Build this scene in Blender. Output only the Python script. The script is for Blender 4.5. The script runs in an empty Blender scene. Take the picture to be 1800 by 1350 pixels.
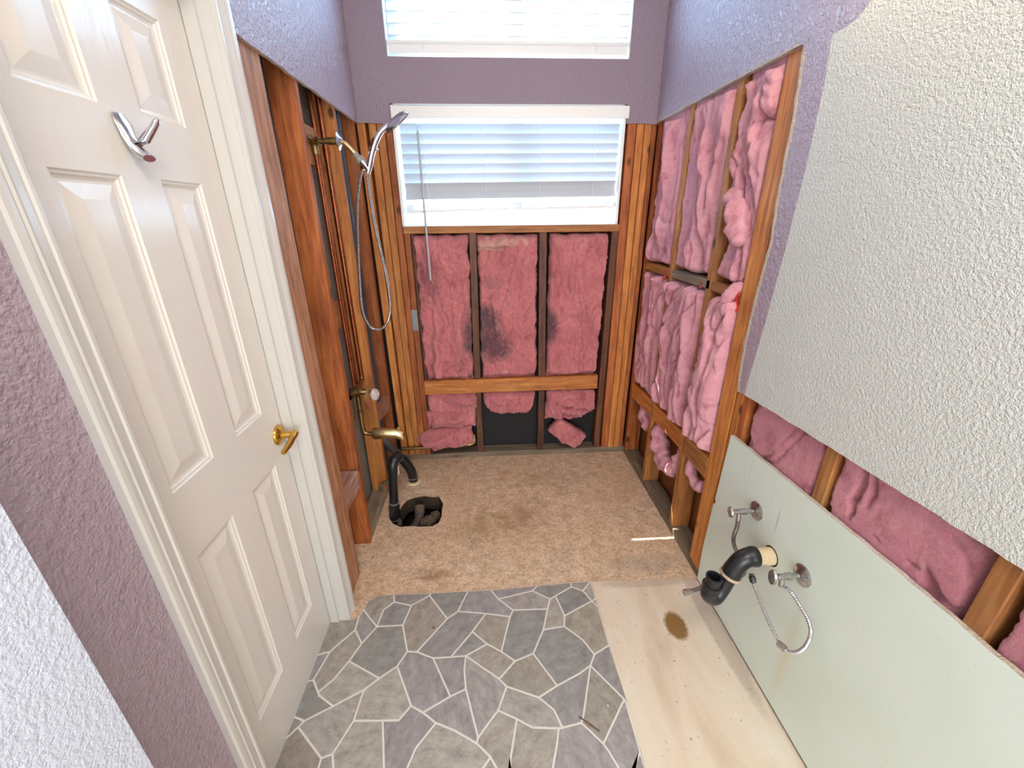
import bpy, bmesh, math, random
from mathutils import Vector, Matrix, noise
from mathutils.geometry import tessellate_polygon
random.seed(7)
C = bpy.context.scene.collection
V = Vector

# ------------------------------------------------------------------ camera
YAW, PIT, ROL, FPX = 0.0567724, 0.3863352, -0.0096744, 727.588
CAM = V((0.630131, -2.451923, 1.534308))
_f = V((math.sin(YAW)*math.cos(PIT), math.cos(YAW)*math.cos(PIT), -math.sin(PIT)))
_r = V((math.cos(YAW), -math.sin(YAW), 0)); _u = _r.cross(_f)
RT = _r*math.cos(ROL)+_u*math.sin(ROL); UP = -_r*math.sin(ROL)+_u*math.cos(ROL)
cam_d = bpy.data.cameras.new('camera'); cam_d.sensor_width = 36; cam_d.lens = FPX*36/1800
cam_d.clip_start = 0.02
cam = bpy.data.objects.new('camera', cam_d); C.objects.link(cam)
M = Matrix((RT, UP, -_f)).transposed().to_4x4(); M.translation = CAM
cam.matrix_world = M
bpy.context.scene.camera = cam

# ------------------------------------------------------------------ world, sun, lamps
sc = bpy.context.scene
w = bpy.data.worlds.new('world'); sc.world = w; w.use_nodes = True
bg = w.node_tree.nodes['Background']
bg.inputs[0].default_value = (0.38, 0.66, 1.0, 1); bg.inputs[1].default_value = 12.0
SUN_DIR = V((1.0, -.86, -1.605)).normalized()
sd = bpy.data.lights.new('sun', 'SUN'); sd.energy = 45; sd.angle = 0.006; sd.color = (1, .95, .88)
sun = bpy.data.objects.new('sun', sd); C.objects.link(sun)
sun.rotation_euler = (-SUN_DIR).to_track_quat('Z', 'Y').to_euler(); sun.location = (-2, 3, 5)
def area(name, loc, direction, sx, sy, power, col, portal=False):
    d = bpy.data.lights.new(name, 'AREA'); d.shape = 'RECTANGLE'; d.size = sx; d.size_y = sy
    d.energy = power; d.color = col
    o = bpy.data.objects.new(name, d); C.objects.link(o); o.location = loc
    o.rotation_euler = (-V(direction)).to_track_quat('Z', 'Y').to_euler()
    if portal: d.cycles.is_portal = True
    return o
area('window_portal', (.77, .16, 1.76), (0, -1, 0), 1.3, .62, 1, (1, 1, 1), True)
area('upper_window_portal', (.77, .16, 2.49), (0, -1, 0), 1.3, .62, 1, (1, 1, 1), True)
area('overhead_fill_light', (.85, -2.75, 2.80), (0, 0.25, -1), .55, .55, 17, (1, .98, .94))  # added overhead fill light; its ceiling fixture is made up
area('rear_fill_light', (.9, -4.85, 1.3), (0, 1, -.08), 2.0, 2.0, 85, (.96, .98, 1))  # added fill from behind the camera; no window stands there
vs = sc.view_settings
vs.view_transform = 'Standard'; vs.look = 'None'; vs.exposure = 0.09; vs.gamma = 1.0; vs.use_curve_mapping = False

# ------------------------------------------------------------------ pixel -> point on a plane
def ray(px, py): return _f+RT*((px-900)/FPX)-UP*((py-675)/FPX)
def _on(px, py, ax, v):
    d = ray(px, py); return CAM+d*((v-CAM[ax])/d[ax])
def LX(px, py, X): return _on(px, py, 0, X)
def BY(px, py, Y): return _on(px, py, 1, Y)
def FZ(px, py, Z=0.0): return _on(px, py, 2, Z)

# ------------------------------------------------------------------ node material helpers
def srgb(h):
    if isinstance(h, str): h = [int(h[i:i+2], 16)/255 for i in (0, 2, 4)]
    return tuple(((c/12.92) if c <= .04045 else ((c+.055)/1.055)**2.4) for c in h)+(1,)
class NM:
    def __init__(s, name):
        s.m = bpy.data.materials.new(name); s.m.use_nodes = True
        s.t = s.m.node_tree; s.b = s.t.nodes['Principled BSDF']; s.o = s.t.nodes['Material Output']
        s._c = None
    def n(s, typ, **k):
        nd = s.t.nodes.new(typ)
        for a, b in k.items(): setattr(nd, a, b)
        return nd
    def l(s, a, b): s.t.links.new(a, b)
    def set(s, **k):
        for a, b in k.items():
            i = s.b.inputs[a.replace('_', ' ')]
            if hasattr(b, 'is_linked'): s.l(b, i)
            else: i.default_value = b
        return s
    def coord(s, kind='Object', scale=(1, 1, 1), rnd=False):
        tc = s.n('ShaderNodeTexCoord'); mp = s.n('ShaderNodeMapping'); mp.inputs['Scale'].default_value = scale
        src = s.n('ShaderNodeNewGeometry').outputs['Position'] if kind == 'World' else tc.outputs[kind]
        if rnd:
            oi = s.n('ShaderNodeObjectInfo'); mu = s.n('ShaderNodeMath', operation='MULTIPLY'); mu.inputs[1].default_value = 37
            s.l(oi.outputs['Random'], mu.inputs[0]); va = s.n('ShaderNodeVectorMath', operation='ADD')
            s.l(src, va.inputs[0]); s.l(mu.outputs[0], va.inputs[1]); src = va.outputs[0]
        s.l(src, mp.inputs['Vector']); return mp.outputs[0]
    def noise(s, vec, scale, detail=4, rough=.55, dist=0, out='Fac'):
        nd = s.n('ShaderNodeTexNoise'); s.l(vec, nd.inputs['Vector'])
        nd.inputs['Scale'].default_value = scale; nd.inputs['Detail'].default_value = detail
        nd.inputs['Roughness'].default_value = rough; nd.inputs['Distortion'].default_value = dist
        return nd.outputs[out]
    def ramp(s, fac, stops):
        r = s.n('ShaderNodeValToRGB'); e = r.color_ramp.elements
        while len(e) < len(stops): e.new(.5)
        for k, (p, c) in zip(e, stops):
            k.position = p; k.color = srgb(c) if isinstance(c, str) else (c if not isinstance(c, (int, float)) else (c, c, c, 1))
        s.l(fac, r.inputs[0]); return r.outputs[0]
    def mix(s, fac, a, b, mode='MIX'):
        x = s.n('ShaderNodeMix', data_type='RGBA', blend_type=mode)
        for i, v in ((0, fac), (6, a), (7, b)):
            if hasattr(v, 'is_linked'): s.l(v, x.inputs[i])
            else: x.inputs[i].default_value = srgb(v) if isinstance(v, str) else v
        return x.outputs[2]
    def math(s, op, a, b=0.0):
        x = s.n('ShaderNodeMath', operation=op)
        for i, v in ((0, a), (1, b)):
            if hasattr(v, 'is_linked'): s.l(v, x.inputs[i])
            else: x.inputs[i].default_value = v
        return x.outputs[0]
    def bump(s, h, strength=.3, dist=.002, prev=None):
        b = s.n('ShaderNodeBump'); b.inputs['Strength'].default_value = strength; b.inputs['Distance'].default_value = dist
        s.l(h, b.inputs['Height'])
        if prev is not None: s.l(prev, b.inputs['Normal'])
        s.l(b.outputs[0], s.b.inputs['Normal']); return b.outputs[0]
    def blob(s, centre, radii, vec=None):
        """soft 1..0 mask round a place in the room (a stain of its own shape)"""
        g = vec or s.n('ShaderNodeNewGeometry').outputs['Position']
        a = s.n('ShaderNodeVectorMath', operation='SUBTRACT'); s.l(g, a.inputs[0]); a.inputs[1].default_value = centre
        b = s.n('ShaderNodeVectorMath', operation='DIVIDE'); s.l(a.outputs[0], b.inputs[0]); b.inputs[1].default_value = radii
        c = s.n('ShaderNodeVectorMath', operation='LENGTH'); s.l(b.outputs[0], c.inputs[0])
        x = s.math('SUBTRACT', 1.0, c.outputs['Value']); y = s.n('ShaderNodeClamp'); s.l(x, y.inputs[0]); return y.outputs[0]

def simple(name, col, rough=.5, metal=0, **k):
    m = NM(name); m.set(Base_Color=srgb(col), Roughness=rough, Metallic=metal, **k); return m.m

def wall_paint(name, col, rough=.4, strength=.5, scale=60, col2=None):
    m = NM(name); v = m.coord('World')
    a = m.noise(v, scale, 3, .5, .25); b = m.noise(v, scale*2.6, 2, .5)
    h = m.mix(.35, a, b)
    hr = m.ramp(h, [(.38, 0.0), (.62, 1.0)])
    base = m.mix(m.noise(v, 2.2, 3), srgb(col), srgb(col2 or col))
    m.set(Base_Color=base, Roughness=rough); m.bump(hr, min(1, strength*1.5), .004); return m.m

def wood(name, cols, rough=.6, dirt=.3, dirtcol='4a3626'):
    m = NM(name); v = m.coord('Object', (1, 1, .09), rnd=True)
    g = m.noise(v, 55, 5, .6, .6); big = m.noise(m.coord('Object', (1, 1, .12), rnd=True), 9, 3, .5, 2.0)
    c = m.ramp(g, [(.3, cols[0]), (.52, cols[1]), (.75, cols[2])])
    c2 = m.mix(m.ramp(big, [(.35, 0.0), (.7, .35)]), c, srgb(cols[0]), 'MULTIPLY')
    oi = m.n('ShaderNodeObjectInfo')
    hs = m.n('ShaderNodeHueSaturation'); hs.inputs['Saturation'].default_value = 1.0
    m.l(m.math('MULTIPLY_ADD', oi.outputs['Random'], .35), hs.inputs['Value'])
    hs.inputs['Value'].links[0].from_node.inputs[2].default_value = .82
    m.l(c2, hs.inputs['Color'])
    vo = m.n('ShaderNodeTexVoronoi'); m.l(m.coord('Object', (1, 1, .55), rnd=True), vo.inputs['Vector']); vo.inputs['Scale'].default_value = 7
    kn = m.ramp(vo.outputs['Distance'], [(.05, 1.0), (.12, 0.0)])
    c3 = m.mix(kn, hs.outputs[0], srgb('4a2410'))
    d = m.ramp(m.noise(m.coord('World'), 7, 6, .65), [(.5, 0.0), (.72, dirt)])
    c4 = m.mix(d, c3, srgb(dirtcol))
    m.set(Base_Color=c4, Roughness=rough); m.bump(g, .25, .001); return m.m

def metal(name, col, rough=.15, tarnish=0, tcol='504030'):
    m = NM(name); n = m.noise(m.coord('Object'), 60, 5, .6)
    f = m.ramp(n, [(.45, 0.0), (.7, tarnish)])
    m.set(Base_Color=m.mix(f, srgb(col), srgb(tcol)), Metallic=1.0, Roughness=m.math('MULTIPLY_ADD', n, .15)); 
    m.b.inputs['Roughness'].links[0].from_node.inputs[2].default_value = rough; return m.m

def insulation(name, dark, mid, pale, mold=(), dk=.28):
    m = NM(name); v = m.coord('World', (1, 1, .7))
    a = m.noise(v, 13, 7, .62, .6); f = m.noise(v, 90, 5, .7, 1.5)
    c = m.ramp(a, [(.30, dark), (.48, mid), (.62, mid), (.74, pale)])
    c = m.mix(m.ramp(f, [(.4, 0.0), (.75, .55)]), c, srgb(pale))
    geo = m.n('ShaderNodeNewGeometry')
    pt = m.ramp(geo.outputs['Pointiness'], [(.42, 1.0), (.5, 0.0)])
    c = m.mix(m.math('MULTIPLY', pt, .6), c, srgb(dark))  # creases darkened by pointiness: shade put into the colour
    for (ce, ra, s) in mold:
        k = m.blob(ce, ra); nn = m.noise(m.coord('World'), 22, 7, .7, .8)
        k2 = m.ramp(m.math('MULTIPLY', k, nn), [(.08, 0.0), (.30, s)])
        c = m.mix(k2, c, srgb('33303a'))
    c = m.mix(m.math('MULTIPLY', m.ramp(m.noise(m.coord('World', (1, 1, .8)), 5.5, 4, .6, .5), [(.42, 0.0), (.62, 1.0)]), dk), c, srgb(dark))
    c = m.mix(m.ramp(m.noise(m.coord('World', (1.3, 1.3, .8)), 31, 8, .8, 2.2), [(.52, 0.0), (.66, .5)]), c, srgb('ecc0a4'))
    m.set(Base_Color=c, Roughness=.95, Sheen_Weight=.35, Sheen_Roughness=.5)
    m.b.inputs['Sheen Tint'].default_value = srgb('ffd8dc')
    m.b.inputs['Subsurface Weight'].default_value = .15; m.b.inputs['Subsurface Radius'].default_value = (.02, .008, .008)
    m.bump(m.mix(.5, f, m.noise(v, 200, 4, .8, 2.5)), 1.0, .007); return m.m

MAT = {}
MAT['lavender'] = wall_paint('lavender_paint', 'a4929e', .30, .5, 60, 'ab98a5'); MAT['lavender'].node_tree.nodes['Principled BSDF'].inputs['Specular IOR Level'].default_value = 1.0
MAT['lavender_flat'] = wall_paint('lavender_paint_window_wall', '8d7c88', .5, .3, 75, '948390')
MAT['white_wall'] = wall_paint('unpainted_textured_board', 'd9d9d3', .6, .42, 130, 'd3d6cd')
MAT['bedroom_wall'] = wall_paint('white_wall_paint', 'ced5e4', .5, .25, 110)
MAT['gypsum'] = wall_paint('gypsum_edge', 'e2d8c8', .9, .8, 120, 'c9b49c')
MAT['ceiling'] = wall_paint('ceiling_paint', 'e8e6e2', .7, .4, 60)
m = NM('green_board'); v = m.coord('World')
c = m.ramp(m.noise(v, 3.2, 5, .6), [(.3, 'd6e2d0'), (.5, 'dbe6d8'), (.7, 'dfe8dd')])
c = m.mix(m.ramp(m.noise(v, 150, 2), [(.72, 0.0), (.78, .5)]), c, srgb('8d8f80'))
st = m.blob((1.53, -1.62, .25), (.2, .03, .26)); c = m.mix(m.math('MULTIPLY', st, .5), c, srgb('d8c4a4'))
st = m.blob((1.53, -1.40, .5), (.2, .12, .16)); c = m.mix(m.math('MULTIPLY', st, .35), c, srgb('b8b7ab'))
dr = m.ramp(m.noise(m.coord('World', (1, 1, .03)), 85, 2, .5), [(.60, 0.0), (.66, 1.0)])
c = m.mix(m.math('MULTIPLY', dr, m.math('MULTIPLY', m.blob((1.53, -1.37, .66), (.3, .16, .13)), 1.3)), c, srgb('77786f'))
m.set(Base_Color=c, Roughness=.5); m.bump(m.noise(v, 180, 2), .12, .001); MAT['green'] = m.m
MAT['trim'] = None
m = NM('gloss_white_door_paint'); v = m.coord('Object', (14, 14, 1.4))
g = m.noise(v, 3.2, 4, .6, 3.5)
m.set(Base_Color=srgb('e2ddd6'), Roughness=.22); m.b.inputs['Coat Weight'].default_value = .25; m.b.inputs['Coat Roughness'].default_value = .12
m.bump(m.ramp(g, [(.44, 0.0), (.5, 1.0), (.56, 0.0)]), .18, .0012); MAT['door'] = m.m
m = NM('gloss_white_trim_paint'); m.set(Base_Color=srgb('cfccc6'), Roughness=.24); m.bump(m.noise(m.coord('World', (1, 1, .1)), 90, 2), .05, .001); MAT['trim'] = m.m
MAT['wood'] = wood('aged_fir_stud', ('a86228', 'cc8440', 'dfa35a'))
MAT['wood_red'] = wood('red_fir_stud', ('84421e', 'b0622e', 'c67e46'), dirt=.35)
MAT['wood_light'] = wood('pale_stud_edge', ('8e582a', 'b67a40', 'cc9658'), dirt=.3, dirtcol='6b5a48')
MAT['wood_tan'] = wood('tan_weathered_stud', ('9a6646', 'bf8a66', 'd6aa88'), dirt=.4)
MAT['wood_dark'] = wood('dark_brown_stud', ('43261a', '6b4028', '7f5436'), dirt=.6, dirtcol='2c221e')  # timber in a darker brown tone
MAT['wood_grey'] = wood('dusty_grey_plate', ('6e6152', '8f7f69', 'a99a84'), dirt=.5, dirtcol='5d5246')
MAT['wood_plaster'] = wood('plaster_smeared_block', ('8a5a44', 'b58a78', 'd2b8ac'), dirt=.5, dirtcol='d8cfc8')
MAT['paper'] = simple('black_building_paper', '1b191c', .7)
MAT['back_board'] = wall_paint('grey_board_back', '8e8a84', .85, .2, 60, '7c7770')
MAT['cavity_dark'] = simple('brown_sheathing_board', '8f5528', .85)
mold = (((.60, 0, .95), (.16, .3, .15), .85), ((.66, 0, .80), (.17, .3, .15), .9), ((.52, 0, .84), (.07, .3, .18), .9),
        ((1.0, 0, .90), (.08, .3, .17), .9), ((.30, 0, 1.20), (.10, .3, .20), .35), ((.66, 0, 1.18), (.10, .3, .06), .3))
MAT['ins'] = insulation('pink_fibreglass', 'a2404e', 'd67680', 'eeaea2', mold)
MAT['ins_pale'] = insulation('pale_fibreglass_fringe', 'a85a5c', 'd99a90', 'f0cdb6')
MAT['ins_side'] = insulation('pink_fibreglass_window_lit', 'bc5c74', 'efa4b2', 'fbd2da', dk=.12)  # lighter pink copy for the right wall: window light put into the colour
MAT['ins_strip'] = insulation('pink_fibreglass_in_gap', 'a84c60', 'dc8896', 'efb2b6')

m = NM('bare_concrete'); v = m.coord('World')
big = m.noise(v, 2.6, 6, .62, .4); fine = m.noise(v, 48, 6, .75, .3); spk = m.noise(v, 17, 7, .75, .4)
c = m.ramp(big, [(.3, 'd6b394'), (.5, 'e9cdae'), (.7, 'f2dec6')])
c = m.mix(m.ramp(m.math('MULTIPLY', spk, m.math('ADD', big, .45)), [(.40, 0.0), (.60, .5)]), c, srgb('a88558'))
c = m.mix(m.ramp(fine, [(.3, .45), (.5, 0.0)]), c, srgb('b59a7a'))
for ce, ra, s, co in (((.78, -.62, 0), (.3, .3, 1), .5, '87683f'), ((.33, -1.0, 0), (.16, .07, 1), .8, '85522c'), ((.55, -.68, 0), (.25, .28, 1), .5, '8f7440'),
                      ((1.35, -1.0, 0), (.42, .12, 1), .6, 'a59a90'), ((.95, -.28, 0), (.4, .2, 1), .3, '94714f'), ((.72, -.2, 0), (.12, .05, 1), .6, 'c08a70')):
    c = m.mix(m.math('MULTIPLY', m.ramp(m.math('ADD', m.blob(ce, ra), m.math('MULTIPLY', m.math('ADD', m.noise(v, 11, 8, .78, .3), -.5), 2.2)), [(.40, 0.0), (.95, 1.0)]), m.math('MULTIPLY', m.ramp(m.blob(ce, ra), [(0, 0.0), (.12, 1.0)]), s)), c, srgb(co))
c = m.mix(m.ramp(m.noise(v, 75, 6, .8, .2), [(.50, 0.0), (.58, .5)]), c, srgb('8f6c46'))
c = m.mix(m.ramp(m.noise(m.coord('World', (1, 1.4, 1)), 22, 8, .9, .3), [(.52, 0.0), (.60, .6)]), c, srgb('9a7850'))
c = m.mix(m.math('MULTIPLY', m.ramp(m.math('MULTIPLY', m.blob((.22, -.355, 0), (.10, .035, 1)), m.math('ADD', spk, .4)), [(.2, 0.0), (.4, 1.0)]), .8), c, srgb('e0cdb8'))
m.set(Base_Color=c, Roughness=.75); m.bump(m.mix(.5, fine, big), .3, .003); MAT['concrete'] = m.m
m = NM('cream_thinset_floor'); v = m.coord('World', (1, .35, 1)); n1 = m.noise(v, 5, 6, .6, .5)
c = m.ramp(n1, [(.3, 'cbb69c'), (.5, 'ddccb4'), (.7, 'e2dac8')])
w2 = m.coord('World'); c = m.mix(m.ramp(m.noise(w2, 45, 3, .6), [(.66, 0.0), (.72, .7)]), c, srgb('8f7458'))
for ce, ra, s, co in (((1.345, -1.317, 0), (.062, .09, 1), 1.0, '8a6637'), ((1.5, -1.3, 0), (.05, .5, 1), .5, 'a38f80'), ((1.30, -1.10, 0), (.3, .04, 1), .5, 'b39f8c')):
    c = m.mix(m.math('MULTIPLY', m.ramp(m.math('MULTIPLY', m.blob(ce, ra), m.math('ADD', m.noise(w2, 45, 6, .75), .2)), [(.16, 0.0), (.30, 1.0)]), s), c, srgb(co))
m.set(Base_Color=c, Roughness=.6); m.bump(n1, .2, .002); MAT['cream'] = m.m
m = NM('flagstone_grey'); oi = m.n('ShaderNodeObjectInfo')
rot = m.n('ShaderNodeVectorRotate', rotation_type='Z_AXIS'); m.l(m.coord('World'), rot.inputs['Vector']); m.l(m.math('MULTIPLY', oi.outputs['Random'], 6.28), rot.inputs['Angle'])
mp = m.n('ShaderNodeMapping'); mp.inputs['Scale'].default_value = (1, .55, 1); m.l(rot.outputs[0], mp.inputs[0])
n1 = m.noise(mp.outputs[0], 34, 8, .75, .25); n2 = m.noise(mp.outputs[0], 110, 4, .7)
c = m.ramp(n1, [(.28, '8c8883'), (.45, 'aeaaa5'), (.6, 'c0beb9'), (.75, 'd4d2ce')])
tint = m.ramp(oi.outputs['Random'], [(0, 'd6cbc2'), (.25, 'f0ece4'), (.5, 'd8d2d8'), (.75, 'c9cbc8'), (1, 'e4dccd')])
c = m.mix(1.0, c, tint, 'MULTIPLY'); c = m.mix(m.ramp(n2, [(.55, 0.0), (.75, .35)]), c, srgb('77726e'))
m.set(Base_Color=c, Roughness=.5); m.bump(m.mix(.5, n1, n2), .5, .0018); MAT['stone'] = m.m
MAT['grout'] = simple('pale_grout', 'dedad2', .8)
MAT['chrome'] = metal('chrome', 'd8d8dc', .08)
MAT['chrome_old'] = metal('tarnished_chrome', 'b8b5b2', .2, .35, '6a6460')
MAT['brass'] = metal('polished_brass', 'd2a850', .15)
MAT['brass_old'] = metal('tarnished_brass', '9c8458', .35, .8, '4e4436')
MAT['brass_pale'] = metal('pale_polished_brass', 'e4cf9c', .22, .0, 'b8a070')
MAT['copper'] = metal('copper_pipe', 'a05a3c', .32, .6, '5a3428')
MAT['abs'] = simple('black_abs_plastic', '1c1d20', .32)
MAT['abs_dusty'] = simple('dusty_abs_plastic', '4a423c', .6)
MAT['vent'] = simple('dark_blue_grey_pipe', '39434f', .4)
MAT['pvc'] = simple('cream_pvc', 'dcc9a2', .45)
MAT['ring'] = simple('cream_slip_nut', 'b89f86', .5)
MAT['grey_plastic'] = simple('grey_plastic', '8c8880', .4)
MAT['braid'] = metal('braided_steel', '8e8683', .35)
MAT['dirt'] = simple('dark_soil', '1a140f', 1)
MAT['rubble'] = wall_paint('broken_concrete', '55483a', .95, .8, 40, '6e6254')
MAT['hole_side'] = wall_paint('broken_slab_edge', '4a3a2b', .95, .8, 40, '2c231b')
MAT['red_tape'] = simple('red_plastic_tag', 'e2402c', .5)
MAT['plate_metal'] = metal('galvanised_plate', '8c8f90', .45)
MAT['crystal'] = NM('clear_acrylic').set(Base_Color=(.96, .97, .98, 1), Roughness=.05, Transmission_Weight=.7, IOR=1.47).m
MAT['white_plastic'] = simple('white_vinyl', 'eeeeea', .35)
MAT['vinyl_dirty'] = simple('beige_vinyl', 'cbbf9c', .5)
MAT['wand'] = simple('grey_white_wand', 'b9b7bb', .35)
m = NM('white_blind_slat'); df = m.n('ShaderNodeBsdfTranslucent'); df.inputs[0].default_value = (.86, .9, .95, 1)
m.set(Base_Color=srgb('c6ccd2'), Roughness=.45); mx = m.n('ShaderNodeMixShader'); mx.inputs[0].default_value = .05
m.l(m.b.outputs[0], mx.inputs[1]); m.l(df.outputs[0], mx.inputs[2]); m.l(mx.outputs[0], m.o.inputs[0]); MAT['slat'] = m.m
m = NM('window_glass'); tr = m.n('ShaderNodeBsdfTransparent'); gl = m.n('ShaderNodeBsdfGlossy'); gl.inputs['Roughness'].default_value = .02
fr = m.n('ShaderNodeFresnel'); fr.inputs[0].default_value = 1.5; mx = m.n('ShaderNodeMixShader')
bk = m.n('ShaderNodeNewGeometry').outputs['Backfacing']; m.l(m.math('MULTIPLY', fr.outputs[0], m.math('SUBTRACT', 1.0, bk)), mx.inputs[0]); m.l(tr.outputs[0], mx.inputs[1]); m.l(gl.outputs[0], mx.inputs[2]); m.l(mx.outputs[0], m.o.inputs[0]); MAT['glass'] = m.m
m = NM('lamp_glow'); m.b.inputs['Emission Color'].default_value = (1, .8, .5, 1); m.b.inputs['Emission Strength'].default_value = 6; MAT['bulb'] = m.m

# ------------------------------------------------------------------ mesh helpers
def tag(o, label=None, cat=None, group=None, kind=None):
    if label: o['label'] = label
    if cat: o['category'] = cat
    if group: o['group'] = group
    if kind: o['kind'] = kind
    return o
def empty(name, loc, label, cat, group=None):
    o = bpy.data.objects.new(name, None); C.objects.link(o); o.location = loc; o.empty_display_size = .05
    bpy.context.view_layer.update() if False else None
    return tag(o, label, cat, group)
def link(name, me, parent=None, smooth=False, shift=None):
    o = bpy.data.objects.new(name, me); C.objects.link(o)
    if parent is not None:
        o.parent = parent
        base = V((0, 0, 0)); p = parent
        while p is not None: base += p.location; p = p.parent
        o.location = (shift or V((0, 0, 0)))-base
    elif shift is not None: o.location = shift
    if smooth:
        for p in me.polygons: p.use_smooth = True
    return o
class MB:
    def __init__(s): s.v = []; s.f = []; s.mi = []
    def add(s, vs, fs, mi=0):
        k = len(s.v); s.v += [tuple(a) for a in vs]
        for f in fs: s.f.append([k+i for i in f]); s.mi.append(mi)
    def box(s, a, b, mi=0):
        x0, y0, z0 = a; x1, y1, z1 = b
        x0, x1 = min(x0, x1), max(x0, x1); y0, y1 = min(y0, y1), max(y0, y1); z0, z1 = min(z0, z1), max(z0, z1)
        s.add([(x0, y0, z0), (x1, y0, z0), (x1, y1, z0), (x0, y1, z0), (x0, y0, z1), (x1, y0, z1), (x1, y1, z1), (x0, y1, z1)],
              [(0, 3, 2, 1), (4, 5, 6, 7), (0, 1, 5, 4), (1, 2, 6, 5), (2, 3, 7, 6), (3, 0, 4, 7)], mi); return s
    def tube(s, pts, r, seg=12, caps=True, mi=0, smooth=0):
        pts = [V(p) for p in pts]
        rs = list(r) if isinstance(r, (list, tuple)) else [r]*len(pts)
        t0 = (pts[1]-pts[0]).normalized(); n = t0.orthogonal().normalized(); rings = []
        for i, p in enumerate(pts):
            t = ((pts[min(i+1, len(pts)-1)]-pts[max(i-1, 0)])).normalized()
            n = (n-t*n.dot(t)).normalized(); b = t.cross(n)
            rings.append([p+(n*math.cos(2*math.pi*k/seg)+b*math.sin(2*math.pi*k/seg))*rs[i] for k in range(seg)])
        vs = [q for rg in rings for q in rg]; fs = []
        for i in range(len(pts)-1):
            for k in range(seg):
                a = i*seg+k; b2 = i*seg+(k+1) % seg; fs.append((a, b2, b2+seg, a+seg))
        if caps: fs.append(tuple(range(seg))[::-1]); fs.append(tuple((len(pts)-1)*seg+k for k in range(seg)))
        s.add(vs, fs, mi); return s
    def lathe(s, c, ax, prof, seg=20, mi=0):
        """prof: (distance along axis, radius) pairs"""
        ax = V(ax).normalized(); c = V(c)
        n = ax.orthogonal().normalized(); b = ax.cross(n); vs = []; fs = []
        for (h, r) in prof:
            for k in range(seg):
                a = 2*math.pi*k/seg; vs.append(c+ax*h+(n*math.cos(a)+b*math.sin(a))*max(r, 1e-5))
        for i in range(len(prof)-1):
            for k in range(seg):
                a = i*seg+k; b2 = i*seg+(k+1) % seg; fs.append((a, b2, b2+seg, a+seg))
        fs.append(tuple(range(seg))[::-1]); fs.append(tuple((len(prof)-1)*seg+k for k in range(seg)))
        s.add(vs, fs, mi); return s
    def prism(s, poly, fn, d0, d1, mi_front=0, mi_side=0, holes=()):
        """poly: 2-D outline; fn(a, b, d) -> point; d0 front, d1 back"""
        loops = [list(poly)]+[list(h) for h in holes]
        tris = tessellate_polygon([[V((a, b, 0)) for a, b in lp] for lp in loops])
        flat = [p for lp in loops for p in lp]; n = len(flat)
        k = len(s.v); s.v += [tuple(fn(a, b, d0)) for a, b in flat]+[tuple(fn(a, b, d1)) for a, b in flat]
        for t in tris:
            s.f.append([k+i for i in t]); s.mi.append(mi_front); s.f.append([k+n+i for i in t][::-1]); s.mi.append(mi_side)
        o = 0
        for lp in loops:
            m_ = len(lp)
            for i in range(m_):
                a = o+i; b = o+(i+1) % m_; s.f.append([k+a, k+b, k+n+b, k+n+a]); s.mi.append(mi_side)
            o += m_
        return s
    def build(s, name, mats, parent=None, smooth=False, fix=True, shift=None):
        me = bpy.data.meshes.new(name)
        off = shift or V((0, 0, 0))
        me.from_pydata([tuple(V(v)-off) for v in s.v] if shift else s.v, [], s.f)
        if not isinstance(mats, (list, tuple)): mats = [mats]
        for q in mats: me.materials.append(q)
        for p, i in zip(me.polygons, s.mi): p.material_index = i
        if fix:
            bm = bmesh.new(); bm.from_mesh(me); bmesh.ops.recalc_face_normals(bm, faces=bm.faces); bm.to_mesh(me); bm.free()
        if smooth:
            me.polygons.foreach_set('use_smooth', [True]*len(me.polygons))
            bm = bmesh.new(); bm.from_mesh(me)
            for e in bm.edges:
                if len(e.link_faces) == 2 and e.calc_face_angle(0) > .7: e.smooth = False
            bm.to_mesh(me); bm.free()
        return link(name, me, parent, False, shift)
def spline(pts, n=10):
    pts = [V(p) for p in pts]; out = []
    P = [pts[0]*2-pts[1]]+pts+[pts[-1]*2-pts[-2]]
    for i in range(1, len(P)-2):
        a, b, c, d = P[i-1:i+3]
        for k in range(n):
            t = k/n; out.append(.5*((2*b)+(c-a)*t+(2*a-5*b+4*c-d)*t*t+(3*b-a-3*c+d)*t**3))
    out.append(pts[-1]); return out
def resample(pts, step):
    out = [pts[0]]; acc = 0
    for a, b in zip(pts, pts[1:]):
        L = (b-a).length; 
        if L == 0: continue
        while acc+L >= step:
            t = (step-acc)/L; a = a+(b-a)*t; out.append(a); L = (b-a).length; acc = 0
            if L < 1e-9: break
        acc += L
    return out
def ribbed(mb, pts, r, rib=.8, step=.0016, seg=10):
    p = resample(spline(pts, 14), step)
    mb.tube(p, [r if (i//1) % 3 != 2 else r*rib for i in range(len(p))], seg); return mb

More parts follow.
